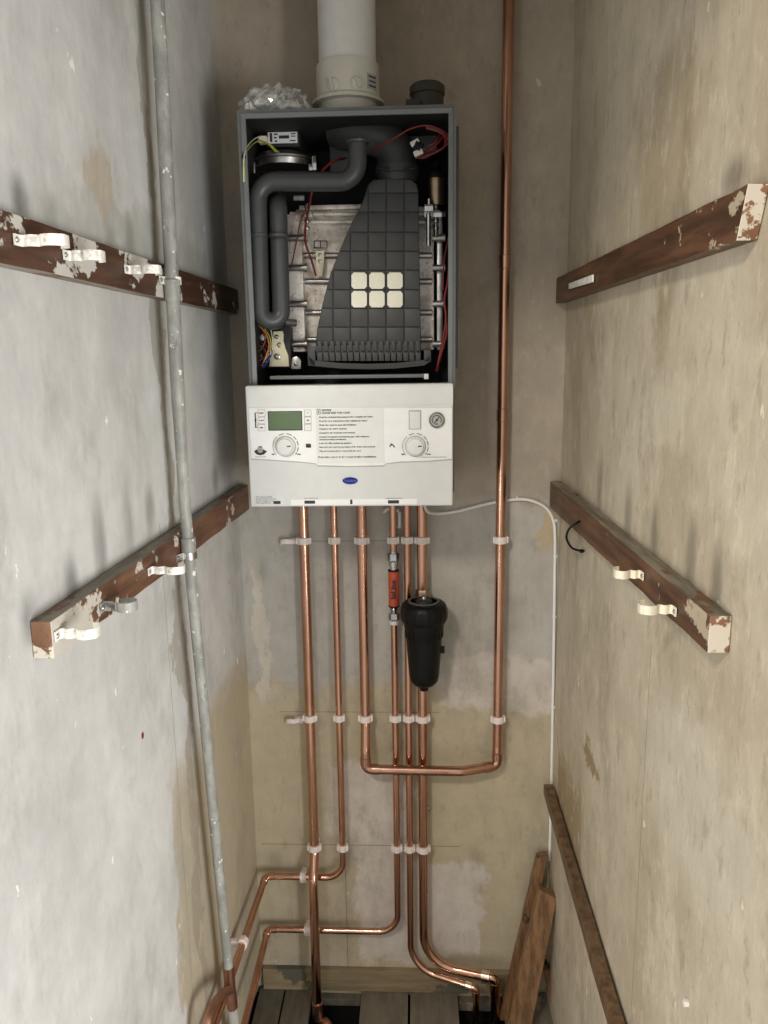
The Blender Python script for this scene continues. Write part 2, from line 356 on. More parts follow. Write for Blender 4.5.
# floor: boards running towards the door, two of them lifted out, over a dark void
bm = B()
def fx(px): return ZP(px, 1002, 0).x
edges = [(fx(258), fx(283.5)), (fx(284.5), fx(312)), (fx(361), fx(408.5)), (fx(410), fx(458)), (fx(502), fx(550)), (fx(551), XR + .06)]
for i, (a, b) in enumerate(edges):
    box(bm, (a + .001, -.005 - .003 * (i % 2), ZF - .022), (b - .001, -SD - .3, ZF), .0015)
box(bm, (XL - .03, -.33, ZF - .022), (fx(258) - .002, -SD - .3, ZF), .0015)
box(bm, (fx(312) + .001, -.24, ZF - .022), (fx(361) - .001, -SD - .3, ZF), .0015)
box(bm, (fx(458) + .001, -.28, ZF - .022), (fx(502) - .001, -SD - .3, ZF), .0015)
box(bm, (fx(312) + .001, -.002, -.022), (fx(361) - .001, -.022, -.002), .001)
box(bm, (fx(458) + .001, -.002, -.022), (fx(502) - .001, -.03, -.002), .001)
for y in (-.42, -.82): box(bm, (XL - .03, y, -.12), (XR + .05, y - .05, -.0225), .002)
box(bm, (XL - .3, .0, -.30), (XR + .3, -SD - .3, -.28), mi=1)
box(bm, (XL - .3, -.0005, -.28), (XR + .3, .06, -.006), mi=1); box(bm, (XL - .3, 0, -.28), (XL - .085, -SD - .3, .054), mi=1); box(bm, (XR + .05, 0, -.28), (XR + .3, -SD - .3, -.021), mi=1)
S('floor', bm, [M['boards'], M['hole']])
zs1, zs0 = P(400, 967).z, .017
bm = B(); box(bm, (P(264, 970).x, -.0005, zs0), (P(515, 970).x, -.016, zs1), .002); S('baseboard_back', bm, M['skirt'])
# ------------------------------------------------------------------ battens (each a bar with painted top edge and sawn end)
def batten(side, z0, z1, th, s_end, mats, label, slant=0.0, rise=0.0):
    n, t, x0 = (NL, TL, XL) if side < 0 else (NR, TR, XR)
    o = V((x0, 0, 0)); s0 = .004
    def pt(off, z, s): return o + n * off + t * s + UZ * z
    th0 = .0008
    sect = [(th0, z0), (th, z0), (th, z1), (th0, z1)]
    L = s_end
    root = None
    bm = B(); a = [bm.verts.new(pt(f, z + (rise if z == z1 else 0), s0)) for f, z in sect]
    ends = [L + (slant if z == z1 else 0) for f, z in sect]
    c = [bm.verts.new(pt(f, z, e)) for (f, z), e in zip(sect, ends)]
    fs = [bm.faces.new(a), bm.faces.new(c[::-1])] + [bm.faces.new((a[i], a[(i + 1) % 4], c[(i + 1) % 4], c[i])) for i in range(4)]
    fs[1].material_index = 2; fs[4].material_index = 1; fs[2].material_index = 1
    # subdivide along the length for a slightly knocked edge
    es = [e for e in bm.edges if abs((e.verts[0].co - e.verts[1].co).dot(t)) > .5 * L]
    bmesh.ops.subdivide_edges(bm, edges=es, cuts=22, use_grid_fill=True)
    for v in bm.verts:
        if (v.co - o).dot(n) > th - .001:
            v.co -= n * random.uniform(0, .0012); v.co.z += random.uniform(-.0008, .0008)
    loc = pt(th / 2, z0, L / 2)
    ob = obj('wall_batten', bm, mats, None, loc=(0, 0, 0), smooth=False, label=label, category='batten')
    bv = ob.modifiers.new('b', 'BEVEL'); bv.width = .0012; bv.segments = 2; bv.limit_method = 'ANGLE'; bv.angle_limit = .6
    return ob
def sof(p): return -p.y
zUL0, zUL1 = LW(120, 288.5, .024).z, LW(120, 249.5, .024).z
batten(-1, zUL0, zUL1, .024, .99, [M['batten_a'], M['batten_top'], M['batten_end']],
       'chipped dark brown wooden batten high on the left wall carrying three white saddle clips')
zLL1 = LW(245, 485.5, .0).z; zLL0 = zLL1 - .045
batten(-1, zLL0, zLL1, .026, sof(LW(58, 640, .026)) + .012, [M['batten_b'], M['batten_top'], M['batten_end']],
       'scraped brown wooden batten low on the left wall with a flaking painted sawn end', rise=.013)
zUR0, zUR1 = RW(735, 241, .024).z, RW(747, 184, .024).z
sUR = sof(RW(735, 241, .024)); batten(1, zUR0, zUR1, .024, sUR, [M['batten_c'], M['batten_c'], M['batten_end']],
       'dark brown wooden batten high on the right wall with one small strap near the corner', sof(RW(747, 184, .024)) - sUR)
zLR1 = RW(552, 481, .0).z; zLR0 = zLR1 - .045
batten(1, zLR0, zLR1, .026, sof(RW(708, 640, .026)), [M['batten_c'], M['batten_top'], M['batten_end']],
       'dark brown wooden batten low on the right wall holding two cream loop clips', rise=.016)
# short return pieces of batten on the back wall at the ends
def return_block(px0, px1, z0, z1, label, d=.02):
    bm = B(); a, b = P(px0, 300).x, P(px1, 300).x
    box(bm, (a, -.0005, z0), (b, -d, z1), .0015)
    obj('wall_batten', bm, M['batten_c'], None, label=label, category='batten')
# ------------------------------------------------------------------ saddle clips
def saddle(side, px, py, off, length, label, group, mat, h=.012, flip=1, short=False):
    n, t = (NL, TL) if side < 0 else (NR, TR)
    p = (LW if side < 0 else RW)(px, py, off)
    root = thing('pipe_clip', p, label, 'pipe clip', group)
    back = -t
    L = length * .86
    bm = B()
    ear = [p + back * (-.012) * 0 + t * .014 * 1 + n * .0012, p + t * .004 + n * .0012, p + n * .004]
    mid = [p + n * L * .25 + t * .003, p + n * L * .42 - t * .001, p + n * L * .48 + t * .0005, p + n * L * .55 + t * .004, p + n * L * .75 + t * .006, p + n * L * .92 + t * .002, p + n * L]
    hook = [] if short else [p + n * L + back * .010, p + n * L * .92 + back * .019, p + n * L * .72 + back * .022]
    band(bm, smooth_path(ear + mid + hook, 5), UZ, h, .0016)
    obj('strap', bm, mat, root)
    bm = B(); lathe(bm, p + t * .010 + n * .0018, n, [(.0032, 0), (.0032, .0008), (.0022, .0018)], 12); obj('screw', bm, M['steel'], root)
    return root
sad = 'old painted saddle clips on the battens'
saddle(-1, 20, 241, .0245, .056, 'white painted saddle clip on upper left batten, nearest the left photo edge', sad, M['saddle'])
saddle(-1, 68, 256, .0245, .047, 'middle of the three white painted saddle clips on the upper left batten', sad, M['saddle'])
saddle(-1, 128, 270, .0245, .052, 'white painted saddle clip on upper left batten just before the grey pipe', sad, M['saddle'])
saddle(-1, 60, 633, .0265, .050, 'cream painted saddle clip on lower left batten beside its sawn end', sad, M['saddle'])
saddle(-1, 151, 570, .0265, .058, 'white painted saddle clip on lower left batten just before the grey pipe', sad, M['saddle'])
saddle(1, 641, 574, .0265, .042, 'smaller cream loop clip on lower right batten, nearer the back corner', 'cream loop clips on the lower right batten', M['cream'])
saddle(1, 673, 609, .0265, .048, 'larger cream loop clip on lower right batten, nearer the sawn end', 'cream loop clips on the lower right batten', M['cream'])
# flat strap on the upper right batten
bm = B(); a, b = RW(570, 286, .0255), RW(594, 278, .0255); prism(bm, [a - UZ * .006, b - UZ * .007, b + UZ * .006, a + UZ * .005], NR * .003, .0008)
obj('metal_strap', bm, M['saddle'], None, loc=a, label='short white painted strap on the upper right batten near the corner', category='strap')
# bent metal ring clip on the lower left batten
p = LW(104, 606, .0265)
rt = thing('ring_clip', p, 'grey metal ring clip curled open on lower left batten between two flat clips', 'pipe clip')
bm = B(); band(bm, smooth_path([p + TL * .012 + NL * .001, p + NL * .001, p + NL * .012, p + NL * .018 + TL * .004], 5) , UZ, .013, .0016)
band(bm, arc(p + NL * .030 - TL * .004, NL, TL, .013, PI * .85, -PI * .9, 24), UZ, .013, .0016); obj('strap', bm, M['oldpipe'], rt)
bm = B(); lathe(bm, p + TL * .009 + NL * .001, NL, [(.004, 0), (.004, .002), (.002, .004)], 12); lathe(bm, p + NL * .013, TL, [(.003, -.006), (.003, .014)], 10); obj('screw', bm, M['steel'], rt)
# black cable loop hanging from the right batten
bm = B(); tube(bm, smooth_path([RW(582, 520, .020), RW(577, 523, .032), RW(569, 529, .036), RW(566.5, 538, .034), RW(571, 547, .026), RW(577, 550, .016), RW(584, 551, .006)], 6), .0024, 10)
lathe(bm, RW(583, 551, .001), NR, [(.004, 0), (.004, .006), (.002, .008)], 10)
obj('black_cable', bm, M['black'], None, loc=RW(583, 551, .0), label='short looped black cable hooked under the lower right batten', category='cable')
# ------------------------------------------------------------------ old grey pipe on the left wall
off = .038; pts = [LW(154.5, -60, off), LW(159, 30, off), LW(166, 165, off), LW(172, 280, off), LW(180, 430, off), LW(188.5, 548, off), LW(202, 690, off), LW(216, 840, off), LW(228.5, 968, off)]
pts[0] = V((pts[1].x, pts[1].y, HC)) + (pts[1] - pts[3]) * .0
bm = B(); sp_ = smooth_path(pts, 5); tube(bm, sp_, [.0112 if p.z > LW(180, 430, off).z else .0098 for p in sp_], 20)
gp = obj('grey_wall_pipe', bm, M['oldpipe'], None, loc=pts[-1], label='old grey painted metal pipe running full height down the left wall', category='pipe')
a = LW(172.5, 292, off); d = (pts[2] - pts[4]).normalized()
bm = B(); lathe(bm, a, d, [(.0112, -.015), (.0124, -.012), (.0124, .012), (.0136, .013), (.0136, .018), (.0112, .020)], 20); obj('coupling', bm, M['oldpipe'], gp)
a = LW(188.3, 545, off); bm = B(); lathe(bm, a, d, [(.0112, -.014), (.0130, -.012), (.0130, .012), (.0112, .014)], 20); obj('coupling', bm, M['oldpipe'], gp)
# saddle clips that hold it
for (x, y, lab) in ((172.8, 281, 'white painted clip fixing the grey wall pipe at the upper left batten'), (189, 555, 'grey metal clip fixing the grey wall pipe at the lower left batten')):
    c = LW(x, y, off); m = M['saddle'] if y < 400 else M['steel']
    rt = thing('pipe_bracket', c - NL * off, lab, 'pipe clip')
    bm = B(); band(bm, [c - NL * .012 + TL * .028, c - NL * .012 + TL * .015] + arc(c, NL, TL, .0128, PI * .72, -PI * .72, 20) + [c - NL * .012 - TL * .015, c - NL * .012 - TL * .026], UZ, .012, .0016)
    obj('strap', bm, m, rt)
    bm = B(); lathe(bm, c - NL * .012 + TL * .022, NL, [(.0035, 0), (.0035, .0015), (.002, .003)], 12); obj('screw', bm, M['steel'], rt)
# ------------------------------------------------------------------ copper pipes
r22, r15 = .0118, .0082
S0 = .032
def xat(px, py=540, s=S0): return P(px, py, s).x
def Z(py, s=S0): return P(400, py, s).z
XA, XB, XC, XD, XE, XF, XT = (xat(v) for v in (303.9, 334.5, 362, 393.2, 407.2, 422, 500.5))
def pt(x, py, s=S0):                       # on a vertical line at world x, height from pixel row
    return V((x, -s, P(400, py, s).z))
ztop = P(350, 470, S0).z
def collar(parent, p, d, r, name='soldered_fitting', ln=.014, mat=None, grow=.0014):
    bm = B(); lathe(bm, p, d, [(r, -ln / 2), (r + grow, -ln / 2 + .001), (r + grow, ln / 2 - .001), (r, ln / 2)], 20)
    return obj(name, bm, mat or M['copper'], parent)
def pipe(name, pts, r, label, mat=None, seg=22, cat='pipe', loc=None):
    bm = B(); tube(bm, pts, r, seg)
    return obj(name, bm, mat or M['copper'], None, loc=loc if loc is not None else pts[-1], label=label, category=cat)
def top(x): return V((x, -S0, ztop))
# A
path = fillet([top(XA), pt(XA, 852), pt(XA - .000, 880, .070), V((XA - .001, -.072, .10)), V((XA + .000, -.075, -.05)), ], .05)
A = pipe('copper_pipe', path, r22, 'thick copper pipe at far left under the boiler, dropping straight into the floor hole')
collar(A, V((XA, -.0745, .012)), UZ, r22, 'floor_joint', .05, M['copper_dull'], .002)
# B
yB = 876.5; zB = P(300, yB, .03).z
cb = LW(266, 877, .03); eB = V((cb.x, -.03, zB)); eB.x = P(266, 877, .03).x
endB = eB + TL * .75
path = fillet([top(XB), V((XB, -S0, zB)), eB, endB], [0, .045, .010, 0], 10)
Bp = pipe('copper_pipe', path, r15, 'thin copper pipe second from left, turning left then along left wall, the upper of two', loc=V((XB, -S0, zB)))
collar(Bp, eB + V((.014, 0, 0)), (1, 0, 0), r15, ln=.018); collar(Bp, eB + TL * .018, TL, r15, ln=.018)
# D
yD = 929.5; zD = P(300, yD, .03).z
eD = V((P(268, 930, .03).x, -.03, zD)); endD = eD + V((.012, -1, 0)).normalized() * .6
XD2 = xat(398.2, 890)
zi0, zi1 = Z(553), Z(623)
path = fillet([V((XD, -S0, zi1 + .006)), V((XD, -S0, zD)), eD, endD], [0, .05, .010, 0], 10)
Dp = pipe('copper_pipe', path, r15, 'thin copper pipe below the orange inline unit, turning left low on the back wall', loc=V((XD, -S0, zD)))
collar(Dp, eD + V((.014, 0, 0)), (1, 0, 0), r15, ln=.018); collar(Dp, eD + V((.0, -.018, 0)), (0, 1, 0), r15, ln=.018)
Dt = pipe('copper_pipe', [top(XD), V((XD, -S0, zi0 - .004))], r15, 'short thin copper pipe between boiler and the orange inline unit')
# C + tall
zc = P(400, 769.5, .058).z
path = fillet([top(XC), pt(XC, 722), V((XC, -.058, zc + .05)), V((XC, -.058, zc)), V((P(462, 771, .066).x, -.064, zc)), V((XT, -S0 - .004, zc)), V((XT, -S0, zc + .05)), V((XT, -S0, HC - .002))],
              [0, .08, .03, .014, .06, .014, .05, 0], 8)
Cp = pipe('copper_pipe', path, r22, 'tall copper pipe right of the boiler, looping under three pipes and back up to it', loc=V((XC, -.058, zc)))
collar(Cp, V((XC, -.058, zc + .022)), UZ, r22, ln=.02); collar(Cp, V((XC + .024, -.058, zc)), (1, 0, 0), r22, ln=.02)
dT = (V((XT, -S0 - .004, zc)) - V((P(462, 771, .066).x, -.064, zc))).normalized()
collar(Cp, V((XT, -S0 - .004, zc)) - dT * .026, dT, r22, ln=.02); collar(Cp, V((XT, -S0 - .002, zc + .026)), UZ, r22, ln=.02)
for yy in (262, 415): collar(Cp, V((XT, -S0, P(502, yy, S0).z)), UZ, r22, 'coupling', .028, None, .0012)
# E
zE = P(440, 985, .07).z
eE = P(476, 988, .09); q = V((XE, -S0, eE.z + .004))
path = fillet([top(XE), q, eE, V((eE.x + .002, eE.y, -.12))], [0, .07, .008, 0], 12)
Ep = pipe('copper_pipe', path, r15, 'thin copper pipe passing behind the black filter and bending right at the floor', loc=V((eE.x, eE.y, 0)))
dE = (eE - q).normalized(); collar(Ep, eE - dE * .018, dE, r15, ln=.018, mat=M['solder']); collar(Ep, eE - UZ * .016, UZ, r15, ln=.018)
# F
eF = P(495, 978, .07); q = V((XF, -S0, eF.z + .006))
path = fillet([V((XF, -S0, Z(606))), q, eF, V((eF.x + .004, eF.y, -.12))], [0, .085, .010, 0], 12)
zf0 = Z(589)
Fp = pipe('copper_pipe', path, r22, 'thick copper pipe from under the black filter, bending right into the floor hole', loc=V((eF.x, eF.y, 0)))
dF = (eF - q).normalized(); collar(Fp, eF - dF * .024, dF, r22, ln=.022, mat=M['solder']); collar(Fp, eF - UZ * .022, UZ, r22, ln=.022)
Ft = pipe('copper_pipe', [top(XF), V((XF, -S0, zf0))], r22, 'thick copper pipe between boiler and the top of the black filter')
# copper fittings at the foot of the old grey pipe
e0 = pts_end = LW(228.5, 968, off)
rt = thing('copper_pipe', LW(229, 990, off), 'dull copper branch fitting joined to the foot of the grey wall pipe', 'pipe')
bm = B(); k0, k1, k2 = LW(228.5, 966, off), LW(230, 988, off), LW(232.3, 1007, off)
tube(bm, [k0, k1, k2], .0114, 20); obj('tee', bm, M['copper_dull'], rt)
bm = B(); tube(bm, smooth_path([k1 + (k2 - k1) * .1, LW(222, 995, off + .006), LW(212, 1009, off + .008), LW(207, 1026, off + .008), LW(203, 1075, off + .008)], 6), .0095, 20); obj('branch', bm, M['copper_dull'], rt)
bm = B(); d = (k2 - k1).normalized(); tube(bm, [k2 - d * .005, k2 + d * .004, k2 + d * .10], .0108, 18); obj('stub', bm, M['oldpipe'], rt, label='pale painted stub below the tee')
# elbow on the floor beside the leftmost pipe
bm = B(); c = V((XA, -.0745, 0)); tube(bm, fillet([c + V((.004, 0, -.045)), c + V((.004, 0, .0)) + V((.020, -.012, .002)), c + V((.035, -.03, -.05))], .014, 8), .0135, 18)
obj('floor_elbow', bm, M['copper_dull'], None, loc=c, label='dull copper elbow in the floor hole touching the leftmost thick pipe', category='pipe fitting')
# ------------------------------------------------------------------ pipe clips
def clip(x, z, r, s, label, group, horiz=False, nrm=None, tang=None):
    n = nrm or FR; t = tang or V((1, 0, 0)); axis = UZ if not horiz else t
    across = t if not horiz else UZ
    wall = V((x, -s, z)) - n * s if nrm is None else V(x) - n * s
    c = wall + n * s
    root = thing('pipe_clip', wall, label, 'pipe clip', group)
    bm = B(); obox(bm, wall + n * ((s - r - .001) / 2 + .0004), across * (r * .8), n * ((s - r - .001) / 2), axis * .0065, .0012); obj('clip_base', bm, M['clip'], root)
    bm = B(); outer = arc(c, n, across, r + .0017, PI, -PI, 28)
    band(bm, outer, axis, .0155, .0036)
    for sg in (-1, 1):
        obox(bm, c + across * sg * (r + .0034) + n * .000, across * .0024, n * .006, axis * .0072, .001)
    obj('clip_band', bm, M['clip'], root)
    return root
rows = [(540, 'upper row, level with the black loop cable', 'white pipe clips in the upper row on the back wall',
         ((XA, r22, 'leftmost thick pipe'), (XB, r15, 'second pipe from left'), (XC, r22, 'third pipe from left'), (XD, r15, 'pipe above the orange inline unit'), (XE, r15, 'thin pipe behind the filter'), (XF, r22, 'pipe above the black filter'), (XT, r22, 'tall pipe right of the boiler'))),
        (718, 'middle row, below the black filter', 'white pipe clips in the middle row on the back wall',
         ((XA, r22, 'leftmost thick pipe'), (XB, r15, 'second pipe from left'), (XC, r22, 'third pipe from left'), (XD, r15, 'thin pipe of the orange inline unit'), (XE, r15, 'thin pipe left of the filter pipe'), (XF, r22, 'pipe under the black filter'), (XT, r22, 'tall pipe right of the boiler'))),
        (848, 'lowest row', 'white pipe clips in the lowest row on the back wall',
         ((XA, r22, 'leftmost thick pipe'), (XB, r15, 'second pipe from left'), (XD, r15, 'thin pipe of the orange inline unit'), (XE, r15, 'thin pipe left of the filter pipe'), (XF, r22, 'pipe under the black filter')))]
for y, rowname, grp, lst in rows:
    for x, r, who in lst:
        clip(x, P(400, y, S0).z, r, S0, 'white clip on the %s, %s' % (who, rowname.split(',')[0]), grp)
clip(P(303.5, yB, .03).x, zB, r15, .03, 'white clip round the upper horizontal pipe low on the back wall', 'white pipe clips on the low horizontal runs', True)
clip(P(307.5, yD, .03).x, zD, r15, .03, 'white clip round the lower horizontal pipe low on the back wall', 'white pipe clips on the low horizontal runs', True)
# clip on the left wall run of pipe B
k = (eB + TL * .0); f = LW(243, 943, .03); f = V((f.x, f.y, zB))
sB = (f - V((XL, 0, 0))).dot(TL); c = eB + TL * (sB - (eB - V((XL, 0, 0))).dot(TL)); offB = (c - V((XL, 0, c.z))).dot(NL)
clip(c, 0, r15, offB, 'white clip holding the upper low pipe against the left wall', None, True, NL, TL)
# spare open clips left on the wall
for y, lab in ((540, 'empty open white clip left of the upper row of clips'), (718, 'empty open white clip left of the middle row of clips')):
    c = P(293 if y == 540 else 298, y, .0)
    rt = thing('pipe_clip', c, lab, 'pipe clip', None)
    bm = B(); obox(bm, c + V((.003, -.006, 0)), V((.010, 0, 0)), V((0, .006, 0)), V((0, 0, .0065)), .0015)
    obj('clip_base', bm, M['clip'], rt)
    bm = B(); q = c + V((-.012, -.012, 0)); band(bm, smooth_path([c + V((.006, -.012, 0)), c + V((-.004, -.017, 0)), c + V((-.014, -.019, .001)), c + V((-.024, -.016, -.001)), c + V((-.028, -.008, -.006))], 5), UZ, .011, .003)
    band(bm, smooth_path([c + V((.013, -.006, 0)), c + V((.014, -.014, 0)), c + V((.009, -.019, 0))], 4), UZ, .012, .0026)
    obj('clip_band', bm, M['clip'], rt)
    bm = B(); lathe(bm, c + V((0, -.012, 0)), FR, [(.003, 0), (.003, .001)], 10); obj('screw', bm, M['steel'], rt)
# ------------------------------------------------------------------ inline scale unit
c0 = V((XD, -S0, 0)); 
def zz(py): return P(393, py, S0).z
rt = thing('inline_unit', V((XD, -S0, zi1)), 'orange sleeved inline scale reducer with chrome compression ends in a thin copper pipe', 'pipe fitting')
bm = B(); lathe(bm, c0, UZ, [(.0112, zz(605.5)), (.0123, zz(605)), (.0123, zz(571)), (.0112, zz(570.5))], 24); obj('sleeve', bm, M['orange'], rt)
hexm = lambda a, h: 1.0 / math.cos(((a + PI / 6) % (PI / 3)) - PI / 6) * .97
bm = B(); lathe(bm, c0, UZ, [(.0085, zz(570.5)), (.0085, zz(566.5)), (.0108, zz(566)), (.0112, zz(561.5)), (.0095, zz(561))], 24)
lathe(bm, c0, UZ, [(.0108, zz(561.5)), (.0122, zz(560.8)), (.0122, zz(554)), (.0108, zz(553))], 24, hexm); lathe(bm, c0, UZ, [(.009, zz(553.5)), (.0088, zz(551.5))], 24)
obj('compression_nut', bm, M['chrome'], rt, label='upper chrome nut')
bm = B(); lathe(bm, c0, UZ, [(.0068, zz(613.5)), (.0068, zz(605.5))], 24); lathe(bm, c0, UZ, [(.0088, zz(611)), (.0095, zz(610.5)), (.0095, zz(608.5)), (.0088, zz(608))], 24)
lathe(bm, c0, UZ, [(.0105, zz(620)), (.0116, zz(619.3)), (.0116, zz(613.8)), (.0105, zz(613))], 24, hexm)
obj('compression_nut', bm, M['chrome'], rt, label='lower chrome nut')
bm = B(); lathe(bm, c0, UZ, [(.0090, zz(624.5)), (.0104, zz(624)), (.0104, zz(620.5)), (.0095, zz(620))], 24); obj('white_ring', bm, M['white'], rt)
for y in (605.9, 570.3):
    bm = B(); lathe(bm, c0, UZ, [(.0118, zz(y + .7)), (.0131, zz(y + .5)), (.0131, zz(y - .5)), (.0118, zz(y - .7))], 24); obj('black_band', bm, M['black'], rt)
tb = text('InLine', (XD, -S0 - .0131, zz(588.2)), .0178, M['ink'], None, align='CENTER', rot=PI / 2, ext=.0008, stretch=1.05)
tb = join([tb] + [text('InLine', (XD + dx, -S0 - .0131 - .00002 * k, zz(588.2) + dz), .0178, None, None, align='CENTER', rot=PI / 2, ext=.0008, stretch=1.05) for k, (dx, dz) in enumerate(((.0004, 0), (-.0004, 0), (0, .0004), (0, -.0004)), 1)]); obj('lettering', tb, M['ink'], rt, smooth=False)
# ------------------------------------------------------------------ black magnetic filter
sF = .085
fc = V((P(424, 640, sF).x, -sF, 0))
def zf(py): return P(424, py, sF).z
k = 1.70 / FPX
rt = thing('magnetic_filter', V((fc.x, -sF, zf(690))), 'black magnetic heating filter canister hanging on the thick copper pipe right of the inline unit', 'filter')
def rr(px): return px * (1.77 - sF) / FPX * 1.085
ribs = lambda a, h: 1 + .012 * (1 if math.sin(a * 18) > 0 else -1)
bm = B(); lathe(bm, fc, UZ, [(rr(18), zf(622)), (rr(20.8), zf(621)), (rr(22.4), zf(618)), (rr(22.7), zf(613)), (rr(22.5), zf(608.5)), (rr(21), zf(604)), (rr(18.5), zf(602)), (rr(15.5), zf(601.5)), (rr(14.5), zf(602.5)), (rr(3), zf(602))], 72, lambda a, h: ribs(a, h) if h < zf(606) else 1)
obj('lid', bm, M['black'], rt)
bm = B(); lathe(bm, fc, UZ, [(rr(4.0), zf(690)), (rr(4.5), zf(686)), (rr(10), zf(684)), (rr(13.5), zf(680)), (rr(14.8), zf(674)), (rr(16.8), zf(645)), (rr(18.2), zf(629)), (rr(19.4), zf(626)), (rr(19.4), zf(621))], 48)
for i in range(20):
    a = 2 * PI * i / 20; d = V((math.cos(a), math.sin(a), 0)); q = fc + d * rr(18.1)
    obox(bm, V((q.x, q.y, (zf(628) + zf(636)) / 2)), d * .0015, V((-d.y, d.x, 0)) * .0012, UZ * (zf(628) - zf(636)) / 2, .0006)
obj('canister', bm, M['black'], rt)
bm = B(); lathe(bm, fc, UZ, [(rr(15.0), zf(601.5)), (rr(15.0), zf(600.5)), (rr(13), zf(600.2)), (rr(13), zf(601.5))], 48); obj('gasket_ring', bm, M['casing'], rt)
bm = B(); zt = zf(601); lathe(bm, fc + V((0, 0, zt)), UZ, [(rr(9), -.004), (rr(8), .002), (rr(5), .004)], 32); obj('lid_boss', bm, M['blackm'], rt)
bm = B(); lathe(bm, fc + V((0, -.004, zt + .003)), UZ, [(.005, 0), (.0055, .004), (.004, .009), (.0015, .011)], 20); obj('bleed_screw', bm, M['chrome'], rt)
bm = B(); q = fc + V((rr(17.5), 0, (zf(646) + zf(653)) / 2)); obox(bm, q, V((.006, 0, 0)), V((0, .005, 0)), V((0, 0, .008)), .002); obj('drain_spigot', bm, M['black'], rt)
bm = B(); zn = zf0
lathe(bm, V((XF, -S0, 0)), UZ, [(.0125, Z(606)), (.0150, Z(605)), (.0150, Z(594)), (.0140, Z(593)), (.0140, Z(590)), (.012, Z(589))], 24, hexm)
lathe(bm, V((XF, -S0, Z(598))), (fc.x - XF, -(sF - S0), 0), [(.012, .0), (.012, sF - S0 - rr(12))], 24)
obj('inlet_valve', bm, M['brass'], rt)
# ------------------------------------------------------------------ cables
pts = [P(424, 504, .10), P(428, 512, .05), P(440, 513.5, .012), P(458, 511, .006), P(478, 506, .006), P(494, 502.5, .006), P(510, 500, .006), P(526, 499.5, .006), P(539, 503.5, .006), P(548, 510, .006), P(553.5, 521, .006), P(555, 538, .006), P(554.6, 580, .006), P(553.7, 650, .006), P(552.5, 720, .006), P(551, 800, .006), P(549.5, 860, .006)]
bm = B(); tube(bm, smooth_path(pts, 6), .0036, 12)
cab = obj('white_cable', bm, M['cable'], None, loc=pts[-1], label='white cable arching from under the boiler to the right corner and down', category='cable')
for x, y in ((440, 513.3), (555, 556), (554, 616), (552.8, 706), (555, 520)):
    bm = B(); c = P(x, y, .0); obox(bm, c + FR * .004, V((.0045, 0, 0)), V((0, .004, 0)), V((0, 0, .003)), .001); obj('cable_clip', bm, M['cable'], cab)
rt = thing('cable_end', P(391, 512, .0), 'short white cable stub and clip just under the boiler beside the thin pipe', 'cable')
bm = B(); tube(bm, [P(399.5, 512, .022), P(399.3, 528, .022)], .0046, 14); obj('sheath', bm, M['white'], rt)
bm = B(); tube(bm, fillet([P(384, 512, .012), P(387, 509, .02), P(392, 509, .022), P(399, 511, .022)], .003, 4), .0040, 10); obj('hook', bm, M['clip'], rt)
# round head screw on the wall, small red-brown marks
bm = B(); lathe(bm, P(428.5, 808, .0), FR, [(.007, 0), (.0065, .002), (.004, .004), (.001, .0045)], 20); obj('screw', bm, M['steel'], None, loc=P(428.5, 808), label='round screw head in the back wall right of the thick filter pipe', category='screw')
bm = B(); p = RW(688, 1003, .0); box(bm, p + V((-.006, -.003, -.004)), p + V((.002, .004, .004)), .001); obj('cable_clip', bm, M['clip'], None, loc=p, label='tiny white clip remnant low on the right wall', category='clip')
bm = B(); lathe(bm, LW(142.5, 735.5, .0), NL, [(.0042, -.002), (.0040, .0006), (.002, .001)], 12, lambda a, h: 1 + .4 * abs(math.cos(a))); obj('rawl_plug', bm, M['wire_brown'], None, loc=LW(142.5, 735.5), label='small dark red wall plug sunk in the left wall', category='wall plug')
bm = B(); p = P(517, 497.5, .0); lathe(bm, p, FR, [(.0028, 0), (.0028, .006), (.0015, .0075)], 12); obj('rawl_plug', bm, M['cable'], None, loc=p, label='small white plug in the back wall right of the tall copper pipe', category='wall plug')
# ------------------------------------------------------------------ loose timber
def plank(a0, a1, b0, b1, th, mat, label, name='loose_timber', chip=0.0):
    """a0,a1: top edge corners; b0,b1: bottom edge corners; th: extrusion vector"""
    bm = B(); prism(bm, [a0, a1, b1, b0], th)
    es = [e for e in bm.edges if e.calc_length() > .3]
    bmesh.ops.subdivide_edges(bm, edges=es, cuts=14, use_grid_fill=True)
    for v in bm.verts: v.co += V((random.uniform(-1, 1), random.uniform(-1, 1), 0)) * .0009
    o = obj(name, bm, mat, None, loc=b0, smooth=False, label=label, category='timber')
    m = o.modifiers.new('b', 'BEVEL'); m.width = .0015; m.segments = 2; m.limit_method = 'ANGLE'; m.angle_limit = .6
# long one against the right wall
a0, a1 = RW(542, 790, .0), RW(554, 789, .0)
def ext(a, b, z):                            # continue the line a-b to height z
    return a + (b - a) * ((z - a.z) / (b.z - a.z))
tA, tB = RW(556, 791, .003), RW(627, 1024, .003)
uA, uB = RW(545, 800, .003), RW(608, 1024, .003)
tA = V((tA.x, min(tA.y, -.03), tA.z)); w = .036
ax = (ext(tA, tB, .0) - tA).normalized(); wd = ax.cross(NR).normalized()
if wd.y < 0: wd = -wd
LB = [tA, ext(tA, tB, .012)]
top0 = P(556, 788, .03); bot0 = tA + (tB - tA) * ((1.04 + tA.y) / (tA.y - tB.y))
top0 = V((XR + KR * .03 - .004, -.030 - .0, tA.z))
bot0 = V((XR - KR * bot0.y - .004, bot0.y, bot0.z))
axd = (bot0 - top0).normalized(); wdv = axd.cross(NR).normalized()
if wdv.y < 0: wdv = -wdv                     # towards the back wall
